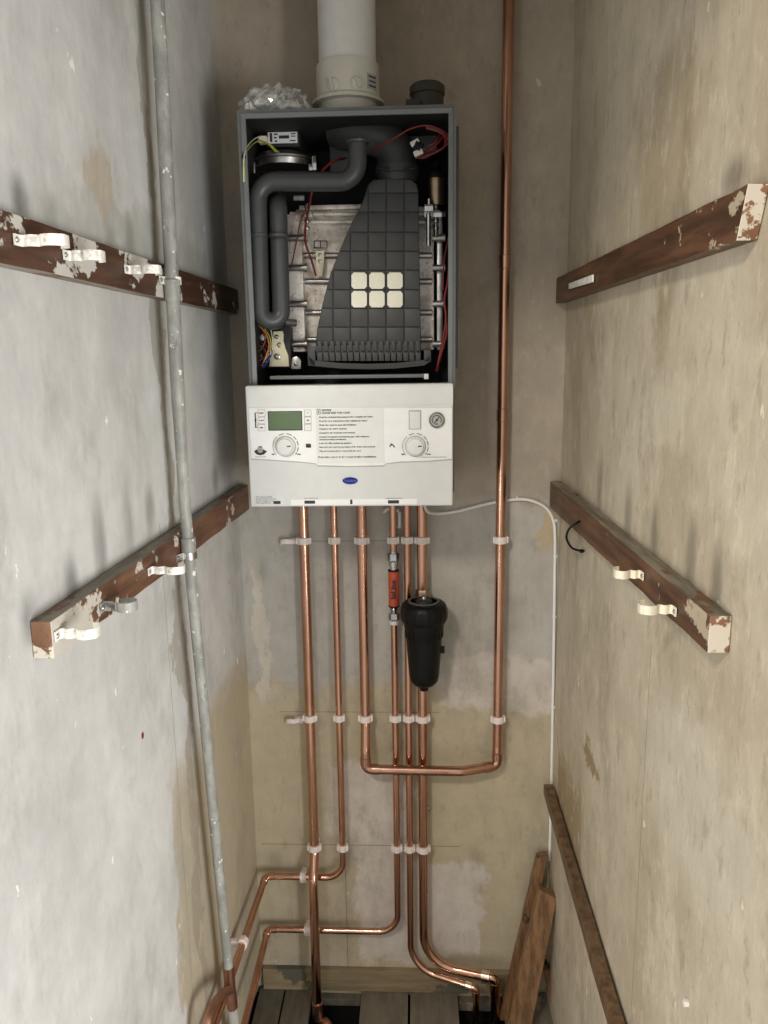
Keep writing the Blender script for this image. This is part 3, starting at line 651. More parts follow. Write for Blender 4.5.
LONG = (top0, bot0, wdv)
plank(top0, top0 + wdv * .027 - UZ * .0, bot0, bot0 + wdv * .042, NR * .022, M['tim_dark'], 'long dark brown timber sloping along the right wall with its top in the back corner')
# two shorter pieces leaning in the corner
def lean(px0, px1, ytop0, ytop1, st, pb0, pb1, sb, th, mat, label):
    a0, a1 = P(px0, ytop0, st), P(px1, ytop1, st)
    def bot(px):
        p = ZP(px, 1024, .0); return P(px, 1024, sb)
    b0, b1 = bot(pb0), bot(pb1)
    zf_ = .003
    b0 = ext(a0, b0, zf_); b1 = ext(a1, b1, zf_)
    plank(a0, a1, b0, b1, th, mat, label)
lean(537, 548, 858, 856, .035, 499.5, 511, .085, V((0, .022, 0)), M['tim_pale'], 'rough brown timber with a broken top leaning behind the orange brown one in the corner')
lean(539.5, 557, 890, 899, .085, 508, 532, .15, V((0, .024, 0)), M['tim_orange'], 'orange brown timber leaning in the back right corner, front of the short pieces')
lean(541, 548, 960, 966, .045, 556, 570, .085, V((0, .022, 0)), M['tim_pale'], 'low dark timber end leaning the other way behind the orange brown timber')
# ------------------------------------------------------------------ flue
fx0 = (P(347.3, 60, .16).x); fy = -.155
fl0 = P(349, 104, .16).z
def rf(px): return px * (1.77 - .16) / FPX / 1.10
rt = thing('flue_pipe', V((fx0, fy, fl0)), 'white vertical flue pipe rising from the top of the boiler', 'flue')
zc0 = P(349, 66, .16).z; bzt0 = (P(240, 110.3, .27).z + P(455, 104.7, .27).z) / 2
bm = B(); lathe(bm, V((fx0, fy, 0)), UZ, [(rf(29), zc0 - .004), (rf(29), HC - .002)], 48); obj('pipe', bm, M['flue'], rt)
bm = B(); lathe(bm, V((fx0, fy, 0)), UZ, [(rf(32.2), fl0), (rf(32.5), fl0 + .003), (rf(31.8), zc0 - .003), (rf(31.4), zc0), (rf(29.2), zc0 + .001)], 48); obj('collar', bm, M['flue2'], rt)
bm = B(); lathe(bm, V((fx0, fy, 0)), UZ, [(rf(30), bzt0 + .001), (rf(30), fl0 - .004), (rf(37), fl0 - .003), (rf(36.5), fl0 + .003), (rf(33), fl0 + .007), (rf(32), fl0 + .009)], 48); obj('base_flange', bm, M['flue2'], rt)
for px, py in ((333, 83), (356, 82)):
    a = math.asin(max(-1, min(1, (P(px, py, .22).x - fx0) / rf(32.2)))); d = V((math.sin(a), -math.cos(a), 0)); z = P(px, py, .22).z
    c = V((fx0, fy, z)) + d * (rf(32.0) - .001)
    bm = B(); lathe(bm, c, d, [(.0115, 0), (.0115, .004), (.0095, .006), (.003, .0065)], 24); t = V((d.y, -d.x, 0)); obox(bm, c + d * .008, (t * .35 + UZ).normalized() * .0095, d * .004, (UZ * .35 - t).normalized() * .002, .001)
    obj('test_point', bm, M['flue2'], rt)
a = math.asin((P(371, 76, .22).x - fx0) / rf(32.2)); d = V((math.sin(a), -math.cos(a), 0)); t = V((-d.y, d.x, 0)); c = V((fx0, fy, P(371, 76.5, .22).z)) + d * rf(32.2)
bm = B(); obox(bm, c, t * .0125, d * .0008, UZ * .013, .0004); obj('label', bm, M['shade'], rt)
bm = B()
for i, w_ in enumerate((.010, .0085, .010)): obox(bm, c + d * .001 + UZ * (.008 - i * .008), t * w_, d * .0005, UZ * .0012)
obj('label_print', bm, M['ink'], rt)
# ------------------------------------------------------------------ boiler
SFr = .27; SPn = .30
bx0, bx1 = P(237.3, 111, SFr).x, P(455.8, 108, SFr).x
bzt = bzt0; bzm = P(350, 384, SFr).z
pz0, pz1 = P(350, 506.5, SPn).z, P(350, 384.5, SPn).z
boil = thing('combi_boiler', V(((bx0 + bx1) / 2, -.0, pz0)), 'wall hung white and grey combi boiler with its front cover off showing the inside', 'boiler')
th = .016
bm = B()
box(bm, (bx0 + .006, -.001, pz0 + .02), (bx1 - .006, -.008, bzt))
box(bm, (bx0, -.001, pz0 + .02), (bx0 + .004, -SFr + .012, bzt)); box(bm, (bx1 - .004, -.001, pz0 + .02), (bx1, -SFr + .012, bzt))
box(bm, (bx0, -.001, bzt - .004), (bx1, -SFr + .012, bzt)); box(bm, (bx0, -.001, pz0 + .018), (bx1, -SFr + .02, pz0 + .024))
obj('casing', bm, M['casing'], boil, smooth=False)
# front lip: an outer flange and an angled inner bevel
bm = B(); y0 = -SFr + .014; y1 = -SFr
def quadring(o, i, yo, yi):
    a = [bm.verts.new((x, yo, z)) for x, z in o]; b = [bm.verts.new((x, yi, z)) for x, z in i]
    for j in range(4): bm.faces.new((a[j], a[(j + 1) % 4], b[(j + 1) % 4], b[j]))
def rect(d, zlow): return [(bx0 + d, zlow), (bx1 - d, zlow), (bx1 - d, bzt - d * .9), (bx0 + d, bzt - d * .9)]
zl = bzm - .03
quadring(rect(-.001, zl), rect(-.001, zl), y0 + .03, y1); quadring(rect(-.001, zl), rect(.0035, zl), y1, y1 - .002)
quadring(rect(.0035, zl), rect(.0048, zl), y1 - .002, y1 + .004); quadring(rect(.0048, zl), rect(.0125, zl), y1 + .004, y1 + .007); quadring(rect(.0125, zl), rect(.0125, zl), y1 + .007, y1 + .012)
obj('front_lip', bm, M['lip'], boil, smooth=False)
bm = B(); box(bm, (bx0 + .0045, -.0085, bzm - .06), (bx1 - .0045, -.012, bzt - .0045))
box(bm, (bx0 + .0045, -.012, bzm - .06), (bx0 + .0055, -SFr + .018, bzt - .0045)); box(bm, (bx1 - .0055, -.012, bzm - .06), (bx1 - .0045, -SFr + .018, bzt - .0045)); box(bm, (bx0 + .0055, -.012, bzt - .008), (bx1 - .0055, -SFr + .018, bzt - .0045))
box(bm, (bx0 + .008, -.012, bzm - .02), (bx1 - .008, -SFr + .008, bzm - .012))
obj('inner_lining', bm, M['lining'], boil, smooth=False)
for sg, xx in ((-1, bx0), (1, bx1)):
    bm = B(); box(bm, (xx, -.10, P(350, 370, .2).z), (xx + sg * .008, -.235, P(350, 134, .2).z), .003); obj('side_rail', bm, M['casing'], boil)
def Q(px, py, s): return P(px, py, s)
def rect3(bm, x0, y0, x1, y1, s0, s1, b=.001):     # pixel box between depths s0 (back) and s1 (front)
    a, c = Q(x0, y1, s1), Q(x1, y0, s1); box(bm, (a.x, -s0, a.z), (c.x, -s1, c.z), b)
# heat exchanger
bm = B(); rect3(bm, 300, 206, 434, 352, .05, .115, .004)
rect3(bm, 299, 204, 362, 210, .10, .13, .002)
for y in (214, 222): 
    tube(bm, [Q(290, y, .125), Q(436, y, .125)], .0045, 14)
obj('heat_exchanger', bm, M['hx'], boil)
bm = B()
for y0_, y1_ in ((252, 259), (278, 285), (309, 316), (338, 341)):
    tube(bm, [Q(303, (y0_ + y1_) / 2, .118), Q(432, (y0_ + y1_) / 2, .118)], .0062, 14)
obj('water_tube', bm, M['steel'], boil)
bm = B(); rect3(bm, 289, 214, 301, 352, .08, .14, .003); obj('side_flange', bm, M['hx'], boil); bm = B(); rect3(bm, 437, 214, 443, 350, .08, .14, .003); obj('side_flange', bm, M['steel'], boil)
for px, ys in ((297.5, (238, 268, 304, 344)), (438, (238, 268, 304, 344))):
    for y in ys:
        bm = B(); c = Q(px, y, .148); w_ = .017 if px < 400 else .011; tube(bm, [c - V((w_, 0, 0)), c + V((w_, 0, 0))], .0068, 14); tube(bm, [c + V((w_ - .003, 0, 0)), c + V((w_ + .003, 0, 0))], .0088, 14); obj('flange_bolt', bm, M['steel'], boil)
for px in (307, 428.5, 436):
    bm = B(); 
    tube(bm, [Q(px, 204, .16), Q(px, 236, .16)], .0028, 10)
    for y in (207, 214, 221, 228): lathe(bm, Q(px, y, .16), UZ, [(.005, -.003), (.006, 0), (.005, .003)], 12)
    rect3(bm, px - 4.5, 210, px + 4.5, 217, .14, .165, .001); obj('tie_bolt', bm, M['steel'], boil)
# grey plastic air duct with raised grid cells
outl = [(366, 192), (368, 184), (374, 179.5), (392, 178.5), (411, 179.5), (416.5, 184), (418.5, 192), (419.5, 260), (421, 346), (315.5, 346), (317, 330), (322, 306), (331, 272), (341, 247), (352, 222), (359, 209), (364, 201)]
SB = .185; ST = .197
bm = B(); prism(bm, [Q(x, y, SB) for x, y in outl], (0, .075, 0), .002)
def clip_poly(poly, x0, y0, x1, y1):
    def cut(pl, ins, inter):
        out = []
        for i in range(len(pl)):
            a, b = pl[i - 1], pl[i]
            if ins(b):
                if not ins(a): out.append(inter(a, b))
                out.append(b)
            elif ins(a): out.append(inter(a, b))
        return out
    for ax, v, sg in ((0, x0, 1), (0, x1, -1), (1, y0, 1), (1, y1, -1)):
        if not poly: return poly
        ins = lambda p: (p[ax] - v) * sg >= 0
        def inter(a, b):
            t = (v - a[ax]) / (b[ax] - a[ax]); return (a[0] + (b[0] - a[0]) * t, a[1] + (b[1] - a[1]) * t)
        poly = cut(poly, ins, inter)
    return poly
xs = [308, 315.5, 333.3, 350.5, 368.3, 386.2, 404.2, 422]
ys = [176, 193.5, 212.5, 232.5, 251.5, 270.5, 290, 308.5, 327.2, 345.5]
cells = B(); g = .55
ins_outl = [((x - 370) * .985 + 370.3, (y - 262) * .99 + 262) for x, y in outl]
for i in range(len(xs) - 1):
    for j in range(len(ys) - 1):
        pl = clip_poly(ins_outl, xs[i] + g, ys[j] + g, xs[i + 1] - g, ys[j + 1] - g)
        q = []
        for p in pl:
            if not q or math.hypot(p[0] - q[-1][0], p[1] - q[-1][1]) > .4: q.append(p)
        if len(q) > 2 and math.hypot(q[0][0] - q[-1][0], q[0][1] - q[-1][1]) < .4: q.pop()
        if len(q) > 2:
            ar = abs(sum(q[k - 1][0] * q[k][1] - q[k][0] * q[k - 1][1] for k in range(len(q)))) / 2
            if ar > 6: prism(cells, [Q(x, y, SB + .0005) for x, y in q], (0, -.0035, 0), .0007)
duct = obj('air_duct', join([bm, cells]), M['duct'], boil, ang=30)
# white squares
for i in range(3):
    for j in range(2):
        x0, x1 = [(351.2, 367.2), (369, 385), (387, 403)][i]; y0, y1 = [(272.5, 289), (291, 307.5)][j]
        n8 = []
        cx, cy, hw, hh = (x0 + x1) / 2, (y0 + y1) / 2, (x1 - x0) / 2, (y1 - y0) / 2
        for sx, sy in ((-1, -1), (1, -1), (1, 1), (-1, 1)):
            a_ = [(sx * .72, sy), (sx * .78, sy * .80), (sx * .97, sy * .74)] if sx * sy > 0 else [(sx * .97, sy * .74), (sx * .78, sy * .80), (sx * .72, sy)]
            a_ = a_[::-1]
            n8 += [(cx + u * hw, cy + v * hh) for u, v in a_]
        mids = []
        bm = B(); prism(bm, [Q(x, y, SB + .0045) for x, y in n8], (0, -.0022, 0), .0008); obj('foam_pad', bm, M['pad'], duct)
# ribbed lower manifold of the duct
bm = B(); rect3(bm, 315, 344, 421, 357, .14, .19, .002)
for k in range(17):
    x = 318 + k * 6.15; rect3(bm, x, 341, x + 3.4, 351, .18, .1955, .0006); rect3(bm, x - .8, 352.5, x + 4.2, 361, .18, .1965, .0006)
crv = [(309, 357), (314, 360.5), (340, 363), (368, 363.8), (396, 363), (424, 360), (430, 356)]
for k in range(len(crv) - 1):
    (xa, ya), (xb, yb) = crv[k], crv[k + 1]
    prism(bm, [Q(xa, ya, .20), Q(xb, yb, .20), Q(xb, yb + 5.5, .20), Q(xa, ya + 5.5, .20)], (0, .045, 0))
rect3(bm, 308, 350, 315, 366, .15, .2, .001); rect3(bm, 424, 350, 431, 362, .15, .2, .001)
obj('ribbed_manifold', bm, M['duct'], duct)
# neck and elbow
nc = Q(397, 180, .15)
def nz(py): return Q(397, py, .17).z
bm = B(); lathe(bm, V((nc.x, -.150, 0)), UZ, [(.037, nz(181)), (.039, nz(178)), (.039, nz(173.5)), (.042, nz(173)), (.042, nz(165)), (.039, nz(164.5)), (.039, nz(161.5))], 40); obj('duct_collar', bm, M['duct'], boil)
for x in (383.5, 409):
    bm = B(); a, b = Q(x - 6, 169.5, .193), Q(x + 6, 167.3, .193); box(bm, (a.x, -.182, a.z), (b.x, -.191, b.z), .0005); obj('collar_slot', bm, M['lining'], boil)
ell = smooth_path([Q(337, 128, .13), Q(352, 131, .145), Q(368, 134, .15), Q(383, 139, .15), Q(394, 150, .15), Q(397.3, 168, .15)], 8)
bm = B(); tube(bm, ell, .037, 32); obj('flue_elbow', bm, M['duct'], boil)
bm = B(); rect3(bm, 404, 135, 437, 152, .02, .12, .002); obj('bracket_plate', bm, M['casing'], boil)
# back box behind the drain tube top
bm = B(); rect3(bm, 330, 140, 352, 172, .05, .13, .004); obj('fan_duct', bm, M['duct'], boil)
# drain tube
SS = .235
body = fillet([Q(357.5, 141, SS), Q(357.5, 181.5, SS), Q(257.2, 181.5, SS), Q(260.6, 321, SS), Q(281.5, 321, SS - .012), Q(278, 207, SS - .012), Q(277, 199, SS - .06)], [0, .045, .035, .030, .030, .02, 0], 12)
rad = .0172
bm = B(); tube(bm, body, rad, 26); dt = obj('drain_tube', bm, M['tube'], boil)
bm = B(); lathe(bm, Q(357.5, 142, SS), UZ, [(rad, -.004), (rad + .004, -.003), (rad + .005, .001), (rad + .001, .003), (rad - .003, .001)], 30); obj('tube_flange', bm, M['tube'], dt)
for px, py in ((258.6, 236), (279, 236)):
    bm = B(); lathe(bm, Q(px, py, SS), UZ, [(rad, -.004), (rad + .0015, -.003), (rad + .0015, .003), (rad, .004)], 26); obj('tube_ring', bm, M['tube'], dt)
bm = B(); tube(bm, [Q(285, 322, SS - .01), Q(296, 323, SS - .02)], .007, 14); obj('outlet_spigot', bm, M['tube'], dt)
# fan
fcn = Q(285, 163, .12)
bm = B(); lathe(bm, fcn, UZ, [(.046, -.014), (.058, -.012), (.060, -.002), (.064, -.001), (.064, .003), (.058, .004), (.054, .012), (.035, .016), (.004, .018)], 48); fan = obj('fan', bm, M['steel'], boil)
bm = B(); a = Q(315, 164, .18); box(bm, (a.x - .005, -.10, a.z - .012), (a.x + .003, -.185, a.z + .014), .001); box(bm, (a.x - .012, -.16, a.z - .012), (a.x - .005, -.183, a.z), .001); obj('fan_bracket', bm, M['chrome'], fan)
bm = B(); a = Q(252, 167, .17); box(bm, (a.x - .003, -.12, a.z - .012), (a.x + .006, -.17, a.z + .010), .002); obj('fan_plug', bm, M['steel'], fan)
# ignition box label
bm = B(); a, b = Q(268, 143.5, .16), Q(297, 131.5, .16); box(bm, (a.x - .004, -.03, a.z - .006), (b.x + .004, -.157, b.z + .006), .002); ib = obj('ignition_box', bm, M['blackm'], boil)
bm = B(); box(bm, (a.x, -.1572, a.z), (b.x, -.1595, b.z), .0005); lb = obj('rating_label', bm, M['strip'], ib)
bm = B()
for i, (x0, x1, y0, y1) in enumerate(((270, 272, 133, 142), (274, 277.5, 133.5, 135), (274, 276.5, 137, 138.5), (279, 289, 135.3, 138.6), (291, 295.5, 133, 134.2), (291, 295.5, 135.6, 136.6), (290, 295.5, 140, 141.2), (275, 277, 140.3, 142))):
    a, b = Q(x0, y1, .16), Q(x1, y0, .16); box(bm, (a.x, -.159, a.z), (b.x, -.1602, b.z))
obj('label_print', bm, M['ink'], lb, smooth=False)
# gas valve
bm = B(); rect3(bm, 256, 323, 271, 368, .09, .17, .004); rect3(bm, 268, 326, 290, 368, .09, .175, .003); gv = obj('gas_valve', bm, M['blackm'], boil)
bm = B(); prism(bm, [Q(x, y, .18) for x, y in ((273, 331.5), (282.5, 331), (283.5, 335), (283, 341), (285.5, 349), (288, 355), (289, 366.5), (269, 366.5), (270, 360), (273, 350))], (0, .006, 0), .001); vp = obj('valve_plate', bm, M['valve'], gv)
for x, y, r_ in ((277, 337, .0042), (279.5, 345, .0048), (277.5, 356.5, .0062)):
    bm = B(); lathe(bm, Q(x, y, .181), FR, [(r_, -.001), (r_, .002), (r_ * .6, .003), (r_ * .5, .001)], 18); obj('screw', bm, M['steel'], vp)
for x, y in ((263, 337.5), (259, 356)):
    bm = B(); lathe(bm, Q(x, y, .175), FR, [(.006, -.005), (.006, .003), (.0035, .005)], 18); obj('white_knob', bm, M['white'], gv)
bm = B(); prism(bm, [Q(x, y, .175) for x, y in ((292, 358), (297, 356), (301, 361), (300.5, 369), (291, 369))], (0, .02, 0), .001); lathe(bm, Q(296, 364, .176), FR, [(.004, 0), (.004, .002), (.002, .003)], 14); obj('bracket_foot', bm, M['steel'], boil)
def wire(pts, mat, r=.0015, par=boil): 
    bm = B(); tube(bm, smooth_path([Q(*p) for p in pts], 7), r, 8); return obj('wire', bm, M[mat], par)
w0 = .195
wire([(253, 313, w0), (262, 320, w0), (270, 328, w0), (272.5, 340, w0), (272, 350, w0), (266, 362, w0)], 'wire_white', .0011)
wire([(255, 318, w0), (264, 328, w0), (270, 338, w0 + .003), (270.5, 350, w0), (265, 360, w0)], 'wire_yellow', .0011)
wire([(256, 322, w0), (266, 334, w0), (269, 346, w0), (266, 356, w0), (262, 366, w0)], 'wire_orange', .0014)
wire([(270, 345, w0), (272, 353, w0), (268, 361, w0), (263, 368, w0)], 'wire_blue', .0014)
wire([(258, 345, w0), (264, 349, w0), (266, 356, w0), (260, 360, w0), (257, 366, w0)], 'wire_brown', .0014)
wire([(262, 343, w0), (268, 348, w0), (269, 357, w0), (258, 364, w0 - .01)], 'red_wire', .0012)
wire([(256, 363, w0), (262, 365, w0), (270, 356, w0 + .004)], 'wire_blue', .0013)
wire([(257, 352, w0), (261, 349, w0), (265, 341, w0), (263, 333, w0)], 'wire_brown', .0012)
# wires upper left
wire([(266, 137, .16), (257, 137.5, .18), (249, 144, .23), (244.5, 154, .272), (243.5, 168, .274), (243.6, 182, .268)], 'wire_white', .0013)
wire([(266, 139, .16), (256, 142, .18), (249, 148, .23), (244, 157, .272), (244.6, 172, .273), (244.8, 181, .268)], 'wire_yellow', .0012)
wire([(262, 141, .17), (270, 144.5, .18), (277, 151, .18), (284, 155, .16)], 'wire_yellow', .0012)
wire([(258, 140, .18), (268, 144, .185), (275, 151, .18), (281, 155.5, .16)], 'wire_yellow', .0012)
bm = B(); rect3(bm, 258.5, 135.5, 266.5, 142.5, .15, .17, .001); obj('plug', bm, M['cream'], boil)
bm = B(); lathe(bm, Q(243.8, 157, .272), UZ, [(.0035, -.002), (.0035, .002)], 10); obj('cable_tie', bm, M['black'], boil)
# red wires
for k, off_ in enumerate(((0, 0), (2, 1.5), (4, 3))):
    ox, oy = off_
    wire([(373, 150.5, .19), (384, 144, .20), (398, 136, .21), (410, 129 + oy * .3, .215), (426, 125.5 + oy * .8, .215), (441, 130 + oy, .215), (449 - ox, 137 + oy, .21), (447 - ox, 145 + oy, .21), (436 - ox, 151 + oy, .205), (424, 156 + oy * .6, .20), (416 + ox, 158, .2)][(0 if k == 0 else 4):], 'red_wire', .0020)
wire([(449, 140, .21), (444, 136, .212), (438, 143, .213), (430, 150, .21), (422, 154, .2)], 'red_wire', .0022)
wire([(440, 133, .21), (436, 142, .213), (429, 146, .21)], 'red_wire', .0018)
for (x0, y0, x1, y1) in ((411, 145.5, 419, 141), (414, 155, 422.5, 151)):
    bm = B(); a, b = Q(x0, y0, .215), Q(x1, y1, .215); d = (b - a).normalized(); n_ = d.cross(FR).normalized(); obox(bm, (a + b) / 2, d * ((b - a).length / 2), n_ * .005, FR * .005, .0012); obj('connector', bm, M['white'], boil)
bm = B(); obox(bm, Q(418, 147, .212), V((.008, 0, -.004)), V((0, .008, 0)), V((.004, 0, .008)), .002); obj('electrode_cap', bm, M['black'], boil)
wire([(346, 158, .19), (334, 161, .215), (323, 170, .225), (315, 182, .225), (311, 196, .22), (309, 207, .19), (306, 222, .17), (305, 240, .16), (312, 262, .15), (316, 276, .14)], 'red_wire', .0022)
wire([(309, 205, .175), (303, 214, .17), (299, 228, .17), (296, 244, .165), (291, 268, .16)], 'wire_brown', .0013)
wire([(450, 255, .19), (448, 280, .2), (444.5, 300, .205), (446, 318, .21), (443, 340, .21), (438.5, 362, .21), (437, 371, .205)], 'red_wire', .0026)
wire([(446, 320, .212), (446.5, 334, .212), (441, 355, .212), (436.5, 371, .205)], 'red_wire', .0024)
wire([(449, 235, .19), (444, 262, .2), (443, 290, .205)], 'red_wire', .0016)
bm = B(); box(bm, Q(448.5, 149.5, .235), Q(453, 145, .225), .001); obj('cable_tie', bm, M['black'], boil)
# air vent
va = Q(436.5, 200, .15)
def vz(py): return Q(436.5, py, .17).z
bm = B(); lathe(bm, V((va.x, -.15, 0)), UZ, [(.0175, vz(204)), (.0185, vz(202)), (.0185, vz(177))], 30); av = obj('air_vent', bm, M['brass'], boil)
bm = B(); lathe(bm, V((va.x, -.15, 0)), UZ, [(.0195, vz(177)), (.0195, vz(173)), (.017, vz(170)), (.009, vz(168)), (.0075, vz(167)), (.0075, vz(160)), (.005, vz(159))], 30); obj('vent_cap', bm, M['black'], av)
bm = B(); tube(bm, [Q(429, 199, .175), Q(429, 212, .175)], .004, 12); rect3(bm, 424.5, 204, 433.5, 211, .15, .18, .001); rect3(bm, 434, 211, 446, 217, .14, .17, .001); tube(bm, [Q(428.5, 214, .18), Q(428.5, 246, .18)], .0045, 12); obj('electrode', bm, M['chrome'], boil)
# spark electrode plate
bm = B(); prism(bm, [Q(x, y, .135) for x, y in ((315.5, 251), (324.5, 250), (324, 262), (322.5, 276), (318, 277), (316, 264))], (0, .006, 0), .001); el = obj('ignition_electrode', bm, M['valve'], boil)
for y in (255, 261.5): 
    bm = B(); lathe(bm, Q(320, y, .136), FR, [(.0036, -.001), (.0036, .002), (.002, .0028)], 14); obj('screw', bm, M['steel'], el)
bm = B()
for a in ((314, 241, 327, 241), (314, 248, 327, 248), (314, 241, 314, 248), (327, 241, 327, 248), (320.5, 241, 320.5, 248)): tube(bm, [Q(a[0], a[1], .125), Q(a[2], a[3], .125)], .001, 6)
obj('warning_mark', bm, M['black'], boil)
bm = B(); tube(bm, [Q(294, 198, .14), Q(304, 198, .14)], .005, 14); obj('white_cap', bm, M['shade'], boil)
# lower tray bar
bm = B(); rect3(bm, 270, 374, 428, 379.5, .20, .262, .001); obj('tray_bar', bm, M['lip'], boil); bm = B(); rect3(bm, 424, 373.8, 428.5, 379.2, .262, .266, .001); obj('tray_clip', bm, M['white'], boil)
# top items
cc = V((P(427.3, 95, .17).x, -.17, bzt)); bm = B(); lathe(bm, cc, UZ, [(.031, 0), (.031, .040), (.0305, .046), (.0335, .047), (.0335, .060), (.031, .063), (.027, .063), (.027, .066), (.004, .066)], 40)
box(bm, (P(406, 100, .17).x, -.15, bzt), (P(420, 100, .17).x, -.215, bzt + .028), .001); obj('air_inlet_cap', bm, M['darkgrey'], boil)
# ---- control panel
def F(px, py, d=0): return P(px, py, SPn + d)
def rectF(bm, x0, y0, x1, y1, d0, d1, b=.0006, seg=2):
    a, c = F(x0, y1, d1), F(x1, y0, d1); box(bm, (a.x, -(SPn + d0), a.z), (c.x, -(SPn + d1), c.z), b, 0, seg)
def mpx(px, py, d=0): return F(px, py, d)
px0, px1 = F(251, 500).x - .0015, F(452.5, 500).x + .001
bm = B(); box(bm, (px0, -.06, pz0), (px1, -SPn + .012, pz1 - .004), .002); box(bm, (px0, -SPn + .035, pz0), (px1, -SPn, pz1 - .0), .004, 0, 3)
cp = obj('control_panel', bm, M['white'], boil)
bm = B(); rectF(bm, 248.7, 386.5, 453, 407, -.003, .0008, .0006); obj('top_band', bm, M['shade'] if False else M['fascia'], cp)
# fascia with sagging lower edge
bm = B(); xa, xb = F(250, 430).x, F(452, 430).x
low = [(452, 459.0), (430, 460.5), (400, 461.5), (386, 463.0), (384, 465.3), (350, 466.0), (318, 465.3), (316, 463.0), (300, 461.5), (270, 459.5), (251, 458.5)]
poly = [V((xa, 0, F(250, 408).z)), V((xb, 0, F(450, 408).z))] + [V((min(max(F(x, y).x, xa), xb), 0, F(x, y).z)) for x, y in low]
poly = [V((p.x, -SPn + .001, p.z)) for p in poly]
prism(bm, poly, (0, -.0028, 0), .0006); fs = obj('fascia', bm, M['strip'], cp)
bm = B(); prism(bm, [V((p.x, -SPn + .001, p.z - .0022)) for p in poly], (0, -.0016, 0)); obj('fascia_edge', bm, M['shade'], cp)
D = .0022
bm = B(); rectF(bm, 317, 408.5, 383.5, 463.5, D - .001, D + .0006, .0002, 1); obj('instruction_sheet', bm, M['sheet'], cp)
T = []
def fitline(s, x0, x1, y, h, **k):
    b = text(s, (0, 0, 0), h, None, None, ext=.0002, bold=.00012, **k); w_ = max(v.co.x for v in b.verts); f_ = (F(x1, y).x - F(x0, y).x) / w_
    for v in b.verts: v.co.x *= f_; v.co += F(x0, y, D + .0008)
    T.append(b)
def tx(s, px, py, h, **k):
    k.setdefault('ext', .0002); T.append(text(s, F(px, py, D + .0008), h, None, None, **k))
tx('NOTICE', 321.8, 410.4, .0048, bold=.0002); fitline('PLEASE KEEP THIS CARD', 321.8, 350, 413.1, .0048)
lines = [(417.3, 'Read the technical instructions before installing the boiler'), (421.2, 'Read the user instructions before lighting the boiler'), (425.2, 'Flush the system and add inhibitor'), (429, 'Complete the boiler controls'), (433, 'Complete all electrical connections'),
         (437, 'Complete benchmark commissioning page, with readings to'), (439.6, 'manual heating conditions'), (443.3, 'Leave the fully working gas appliance'), (447.2, 'Show the user correct operation of the boiler and controls'), (451.2, 'This sheet must only be removed by the user')]
wid = [373, 367.5, 356.5, 346.5, 355, 369, 346, 352, 375, 361]
for (y, s), x1 in zip(lines, wid):
    fitline(s, 319.3, x1, y, .0038)
    if y != 439.6: T.append(text('.', F(317.8, y, D + .0008), .008, None, None, ext=.0002))
fitline('Protective cover to be removed after installation', 318.2, 376, 457.2, .0046)
T.append(text('i', F(318.6, 411.7, D + .0008), .009, None, None, align='CENTER', ext=.0002, bold=.0003))
obj('sheet_print', join(T), M['ink'], cp, smooth=False)
bm = B()
for x0, y0, x1, y1 in ((316.9, 409, 320.3, 409.4), (316.9, 414, 320.3, 414.4), (316.9, 409, 317.2, 414.4), (320, 409, 320.3, 414.4)): rectF(bm, x0, y0, x1, y1, D, D + .0008, 0)
obj('sheet_icon', bm, M['ink'], cp, smooth=False)
# lcd
bm = B(); rectF(bm, 266.8, 409.2, 303.6, 432, D - .002, D + .0008, .0003); bz = obj('lcd_bezel', bm, M['strip'], cp)
bm = B(); rectF(bm, 268.3, 410.8, 302.0, 430.8, D, D + .0011, .001); obj('lcd_frame', bm, M['ink'], bz)
bm = B(); rectF(bm, 269.2, 411.6, 301.1, 429.8, D, D + .0015, .0008); obj('lcd_screen', bm, M['lcd'], bz)
# buttons
bt = []
for x0, ys, wd_ in ((258.3, (410, 417.4, 424.6), 6.4), (304.8, (410, 417.2, 424.4), 6)):
    for i, y in enumerate(ys):
        bm = B(); rectF(bm, x0, y, x0 + wd_, y + 6.2, D - .002, D + .0014, .0009); b_ = obj('button', bm, M['button'], cp)
        T = [text({0: 'mode', 1: 'reset', 2: 'info'}[i] if x0 < 300 else {0: '+', 1: 'ok', 2: '-'}[i], F(x0 + wd_ / 2, y + 3, D + .0015), .0042, None, None, align='CENTER', ext=.0002, bold=.0002)]
        obj('button_symbol', join(T), M['ink'], b_, smooth=False)
        bm = B()
        for q in ((x0 - .3, y - .3, x0 + wd_ + .3, y), (x0 - .3, y + 6.2, x0 + wd_ + .3, y + 6.5), (x0 - .35, y, x0, y + 6.2), (x0 + wd_, y, x0 + wd_ + .3, y + 6.2)): rectF(bm, *q, D - .001, D + .0009, 0)
        obj('button_outline', bm, M['shade'], b_, smooth=False)
bm = B()
for q in ((255.3, 412.7, 257.6, 413.1), (255.3, 427.5, 257.6, 427.9), (255.3, 412.7, 255.6, 427.9), (254.8, 419, 256.2, 421.5)): rectF(bm, *q, D, D + .0008, 0)
obj('panel_mark', bm, M['ink'], cp, smooth=False)
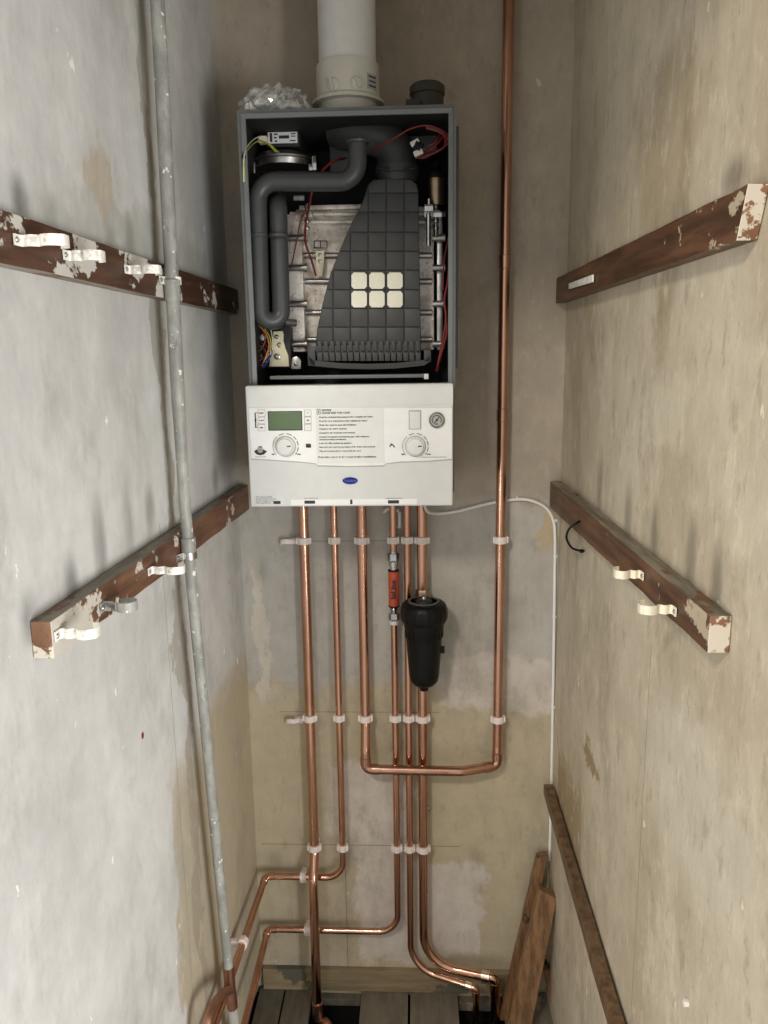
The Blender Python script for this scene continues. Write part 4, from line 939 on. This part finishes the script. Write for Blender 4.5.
# dials
for cx_, nm in ((285.6, 'left'), (415.4, 'right')):
    cy_ = 446.3; c = F(cx_, cy_, D)
    bm = B(); lathe(bm, c, FR, [(.0185, -.001), (.0185, .004), (.0170, .0055), (.0155, .0056), (.0150, .010), (.0145, .0118), (.012, .0125), (.001, .0125)], 40)
    kn = obj('dial_knob', bm, M['fascia'], cp)
    bm = B(); lathe(bm, c, FR, [(.0198, -.001), (.0198, .0012), (.0186, .0014)], 40); obj('dial_ring', bm, M['shade'], cp)
    bm = B(); d = V((1, 0, .15)).normalized(); obox(bm, c + d * .0085 + FR * .0128, d * .0036, d.cross(FR) * .0010, FR * .0003); obj('pointer', bm, M['ink'], kn, smooth=False)
    bm = B(); X_ = V((1, 0, 0))
    a0s = [(-225 + 0, 20, .5), ]
    for a0, a1, w_ in ((222, 130, .0006), (120, 96, .0009), (84, 58, .0010), (50, 30, .0011), (24, 4, .0012), (-4, -24, .0012), (-30, -40, .0012)):
        band(bm, arc(c + FR * .0004, X_, UZ, .0242, math.radians(a0), math.radians(a1), 14), FR, .0006, w_)
    obj('dial_scale', bm, M['ink'], cp, smooth=False)
    T = [text('min', F(cx_ - 12.5, 454.2, D + .0008), .0036, None, None, align='CENTER', ext=.0002, bold=.0002), text('max', F(cx_ + 13.5, 454.2, D + .0008), .0036, None, None, align='CENTER', ext=.0002, bold=.0002)]
    obj('dial_lettering', join(T), M['ink'], cp, smooth=False)
# radiator icon, tap icon
bm = B()
for k in range(5): rectF(bm, 306 + k * 1.0, 443.8, 306.7 + k * 1.0, 447.6, D, D + .0008, 0)
rectF(bm, 306, 446.8, 311, 447.4, D, D + .0008, 0)
obj('radiator_symbol', bm, M['ink'], cp, smooth=False)
bm = B(); tube(bm, smooth_path([F(389.7, 446.6, D + .0004), F(391.4, 444.8, D + .0004), F(393.4, 445.6, D + .0004), F(394.6, 447.4, D + .0004)], 4), .0010, 8); rectF(bm, 390.6, 443.6, 392.2, 444.2, D, D + .0008, 0); obj('tap_symbol', bm, M['ink'], cp, smooth=False)
# round heating logo: black wing shape with grey disc
bm = B(); prism(bm, [F(x, y, D) for x, y in ((254, 451.3), (257.5, 449.2), (259, 446.3), (261.5, 446.3), (263, 449.2), (267, 451.3), (264, 454.4), (260.3, 455.3), (256.6, 454.4))], (0, -.0006, 0)); lg = obj('wing_emblem', bm, M['ink'], cp, smooth=False)
bm = B(); lathe(bm, F(260.2, 450.0, D + .0006), FR, [(.0052, 0), (.0052, .0005), (.0045, .0007)], 24); obj('emblem_disc', bm, M['shade'], lg)
T = [text('hw', F(260.2, 450.0, D + .0014), .0050, None, None, align='CENTER', ext=.0001, bold=.0002), text('boiler service', F(260.5, 457.0, D + .0008), .0022, None, None, align='CENTER', ext=.0002)]
bm = B(); b_ = T; 
for k in range(2): pass
T[1].free(); T = T[:1]; bm2 = B(); rectF(bm2, 255, 456.7, 266, 457.1, D, D + .0007, 0); T.append(bm2); bm.free()
obj('emblem_lettering', join(T), M['inkg'], lg, smooth=False)
# blank switch plate and gauge
bm = B(); rectF(bm, 408.8, 410.2, 421.2, 429.5, D - .001, D + .0008, .0003); sp = obj('blank_plate_frame', bm, M['shade'], cp)
bm = B(); rectF(bm, 409.7, 411.5, 420.0, 428.8, D, D + .0016, .0004); obj('blank_plate', bm, M['fascia'], sp)
c = F(436.7, 419.9, D)
bm = B(); lathe(bm, c, FR, [(.0148, -.001), (.0148, .004), (.0128, .0052), (.0122, .0035), (.0118, .0030)], 36); gg = obj('pressure_gauge', bm, M['steel'], cp)
bm = B(); lathe(bm, c + FR * .0030, FR, [(.0118, 0), (.0118, .0004)], 36); obj('gauge_face', bm, M['shade'], gg)
bm = B(); band(bm, arc(c + FR * .0038, V((1, 0, 0)), UZ, .0085, math.radians(215), math.radians(-35), 24), FR, .0004, .0014); d = V((-.6, 0, -.75)).normalized(); obox(bm, c + FR * .0042, d * .0085, d.cross(FR) * .0007, FR * .0003); lathe(bm, c + FR * .0036, FR, [(.002, 0), (.002, .0012)], 12); obox(bm, c + FR * .0038 - UZ * .0075, V((.003, 0, 0)), FR * .0002, UZ * .0008); obj('gauge_needle', bm, M['ink'], gg, smooth=False)
# small web line
fb = text('www.boilersupport.co.uk', (0, 0, 0), .0032, None, None, ext=.0002); fb.free()
bm = B(); rectF(bm, 420.5, 456.9, 446.5, 457.4, D, D + .0007, 0); obj('small_print_line', bm, M['inkg'], cp, smooth=False)
# protective film, crumpled lower right
# blue oval
c = F(350.2, 480.6, .0); bm = B(); k_ = (F(357.8, 480).x - F(342.6, 480).x) / 2
ring = [c + V((math.cos(a) * k_, 0, math.sin(a) * k_ * .46)) for a in [2 * PI * i / 36 for i in range(36)]]
prism(bm, ring, (0, -.002, 0), .0004); bd = obj('blue_badge', bm, M['blue'], cp)
bm = text('vito', c + FR * .0022, .0075, None, None, align='CENTER', ext=.0001, bold=.0001); bm.free()
tb = text('Vokèra', c + FR * .0022, .0080, None, None, align='CENTER', ext=.0002); obj('badge_lettering', tb, M['badge_ink'], bd, smooth=False)
# bottom strip, slots and small label
bm = B(); rectF(bm, 291, 498.8, 417, 505.3, -.002, .0010, .0004); bs = obj('bottom_strip', bm, M['strip'], cp)
for q in ((304.5, 500.6, 315, 503.8), (388, 500.2, 399, 503.6)):
    bm = B(); rectF(bm, *q, .0, .0014, .0002); obj('slot', bm, M['ink'], bs)
bm = B(); rectF(bm, 350.2, 499.6, 352.4, 504.2, 0, .0014, .0002); obj('slot', bm, M['ink'], bs)
bm = B(); rectF(bm, 304, 498.0, 318, 498.7, -.002, .0012, 0); rectF(bm, 386, 498.0, 402, 498.7, -.002, .0012, 0); obj('slot_shade', bm, M['shade'], bs)
bm = B(); rectF(bm, 254.6, 495.6, 283.5, 505, -.002, .0005, .0002); sl = obj('small_label', bm, M['white'], cp)
T = []
for y, x1, s in ((497, 272, 'For spare parts'), (499, 276, 'please contact the local'), (501, 274, 'service engineer for'), (503, 271, 'this appliance')):
    b = text(s, (0, 0, 0), .0030, None, None, ext=.0002); w_ = max(v.co.x for v in b.verts); f_ = (F(x1, y).x - F(256, y).x) / w_
    for v in b.verts: v.co.x *= f_; v.co += F(256, y, .0007)
    T.append(b)
b = B(); rectF(b, 273.5, 501, 280.5, 504, .0004, .0009, 0); T.append(b)
obj('label_print', join(T), M['ink'], sl, smooth=False)
# crumpled bag on top of the boiler
def crumple(c, rx, ry, rz, seed, mat, name, label, cat):
    rnd = random.Random(seed); bm = B(); bmesh.ops.create_icosphere(bm, subdivisions=4, radius=1)
    ax = [V((rnd.uniform(-1, 1), rnd.uniform(-1, 1), rnd.uniform(-1, 1))).normalized() for _ in range(26)]; ph = [rnd.uniform(0, 6) for _ in ax]
    for v in bm.verts:
        f = 1 + sum(abs(math.sin(v.co.dot(a) * 5 + p)) for a, p in zip(ax[:13], ph)) * .05 - .35 * abs(math.sin(v.co.dot(ax[14]) * 6)) * .8
        f += (abs(math.sin(v.co.dot(ax[15]) * 11 + 1)) - .5) * .35
        v.co = V((v.co.x * rx * f, v.co.y * ry * f, max(v.co.z * rz * f, -rz * .5)))
    mz = min(v.co.z for v in bm.verts); 
    for v in bm.verts: v.co += V(c) - UZ * mz
    return obj(name, bm, mat, None, loc=c, smooth=False, label=label, category=cat)
cb = P(276, 107, .20)
crumple(V((cb.x + .002, -.215, bzt + .0005)), .046, .028, .030, 3, M['bag'], 'crumpled_bag', 'crumpled silvery plastic bag lying on top of the boiler at left', 'plastic bag')
crumple(V((P(254, 107, .23).x, -.235, bzt + .0005)), .012, .010, .014, 5, M['clip'], 'paper_scrap', 'small white crumpled scrap on the boiler top left corner', 'paper scrap')
# ------------------------------------------------------------------ light
def area(name, loc, target, size, size_y, power, col):
    l = bpy.data.lights.new(name, 'AREA'); l.shape = 'RECTANGLE'; l.size = size; l.size_y = size_y; l.energy = power; l.color = col
    o = bpy.data.objects.new(name, l); C.objects.link(o); o.location = loc
    o.rotation_euler = (V(target) - V(loc)).to_track_quat('-Z', 'Y').to_euler(); return o
area('hall_window_light', (1.6, -2.7, .75), (-.35, -.8, .5), 1.0, 1.2, 78, (1.0, .995, .985))
area('low_fill_light', (-1.5, -2.5, .9), (.4, -.7, .6), .7, .9, 24, (1.0, .96, .90))  # unseen warm fill, added to brighten the lower right wall
area('hall_ceiling_light', (-.75, -2.5, 2.75), (.2, -.2, 1.1), .25, .25, 26, (1.0, .91, .80))
w = bpy.data.worlds.new('w'); bpy.context.scene.world = w; w.use_nodes = True
w.node_tree.nodes['Background'].inputs[0].default_value = (1, .985, .96, 1); w.node_tree.nodes['Background'].inputs[1].default_value = .68
# ------------------------------------------------------------------ camera
cam = bpy.data.cameras.new('cam'); co = bpy.data.objects.new('camera', cam); C.objects.link(co)
mw = R3.to_4x4(); mw.translation = CAM; co.matrix_world = mw
cam.sensor_fit = 'VERTICAL'; cam.sensor_height = 36; cam.lens = 36 * FPX / 1024; cam.clip_start = .02
sc = bpy.context.scene; sc.camera = co
sc.view_settings.view_transform = 'Standard'; sc.view_settings.look = 'None'; sc.view_settings.gamma = 1; sc.view_settings.use_curve_mapping = False
sc.view_settings.exposure = 0.0
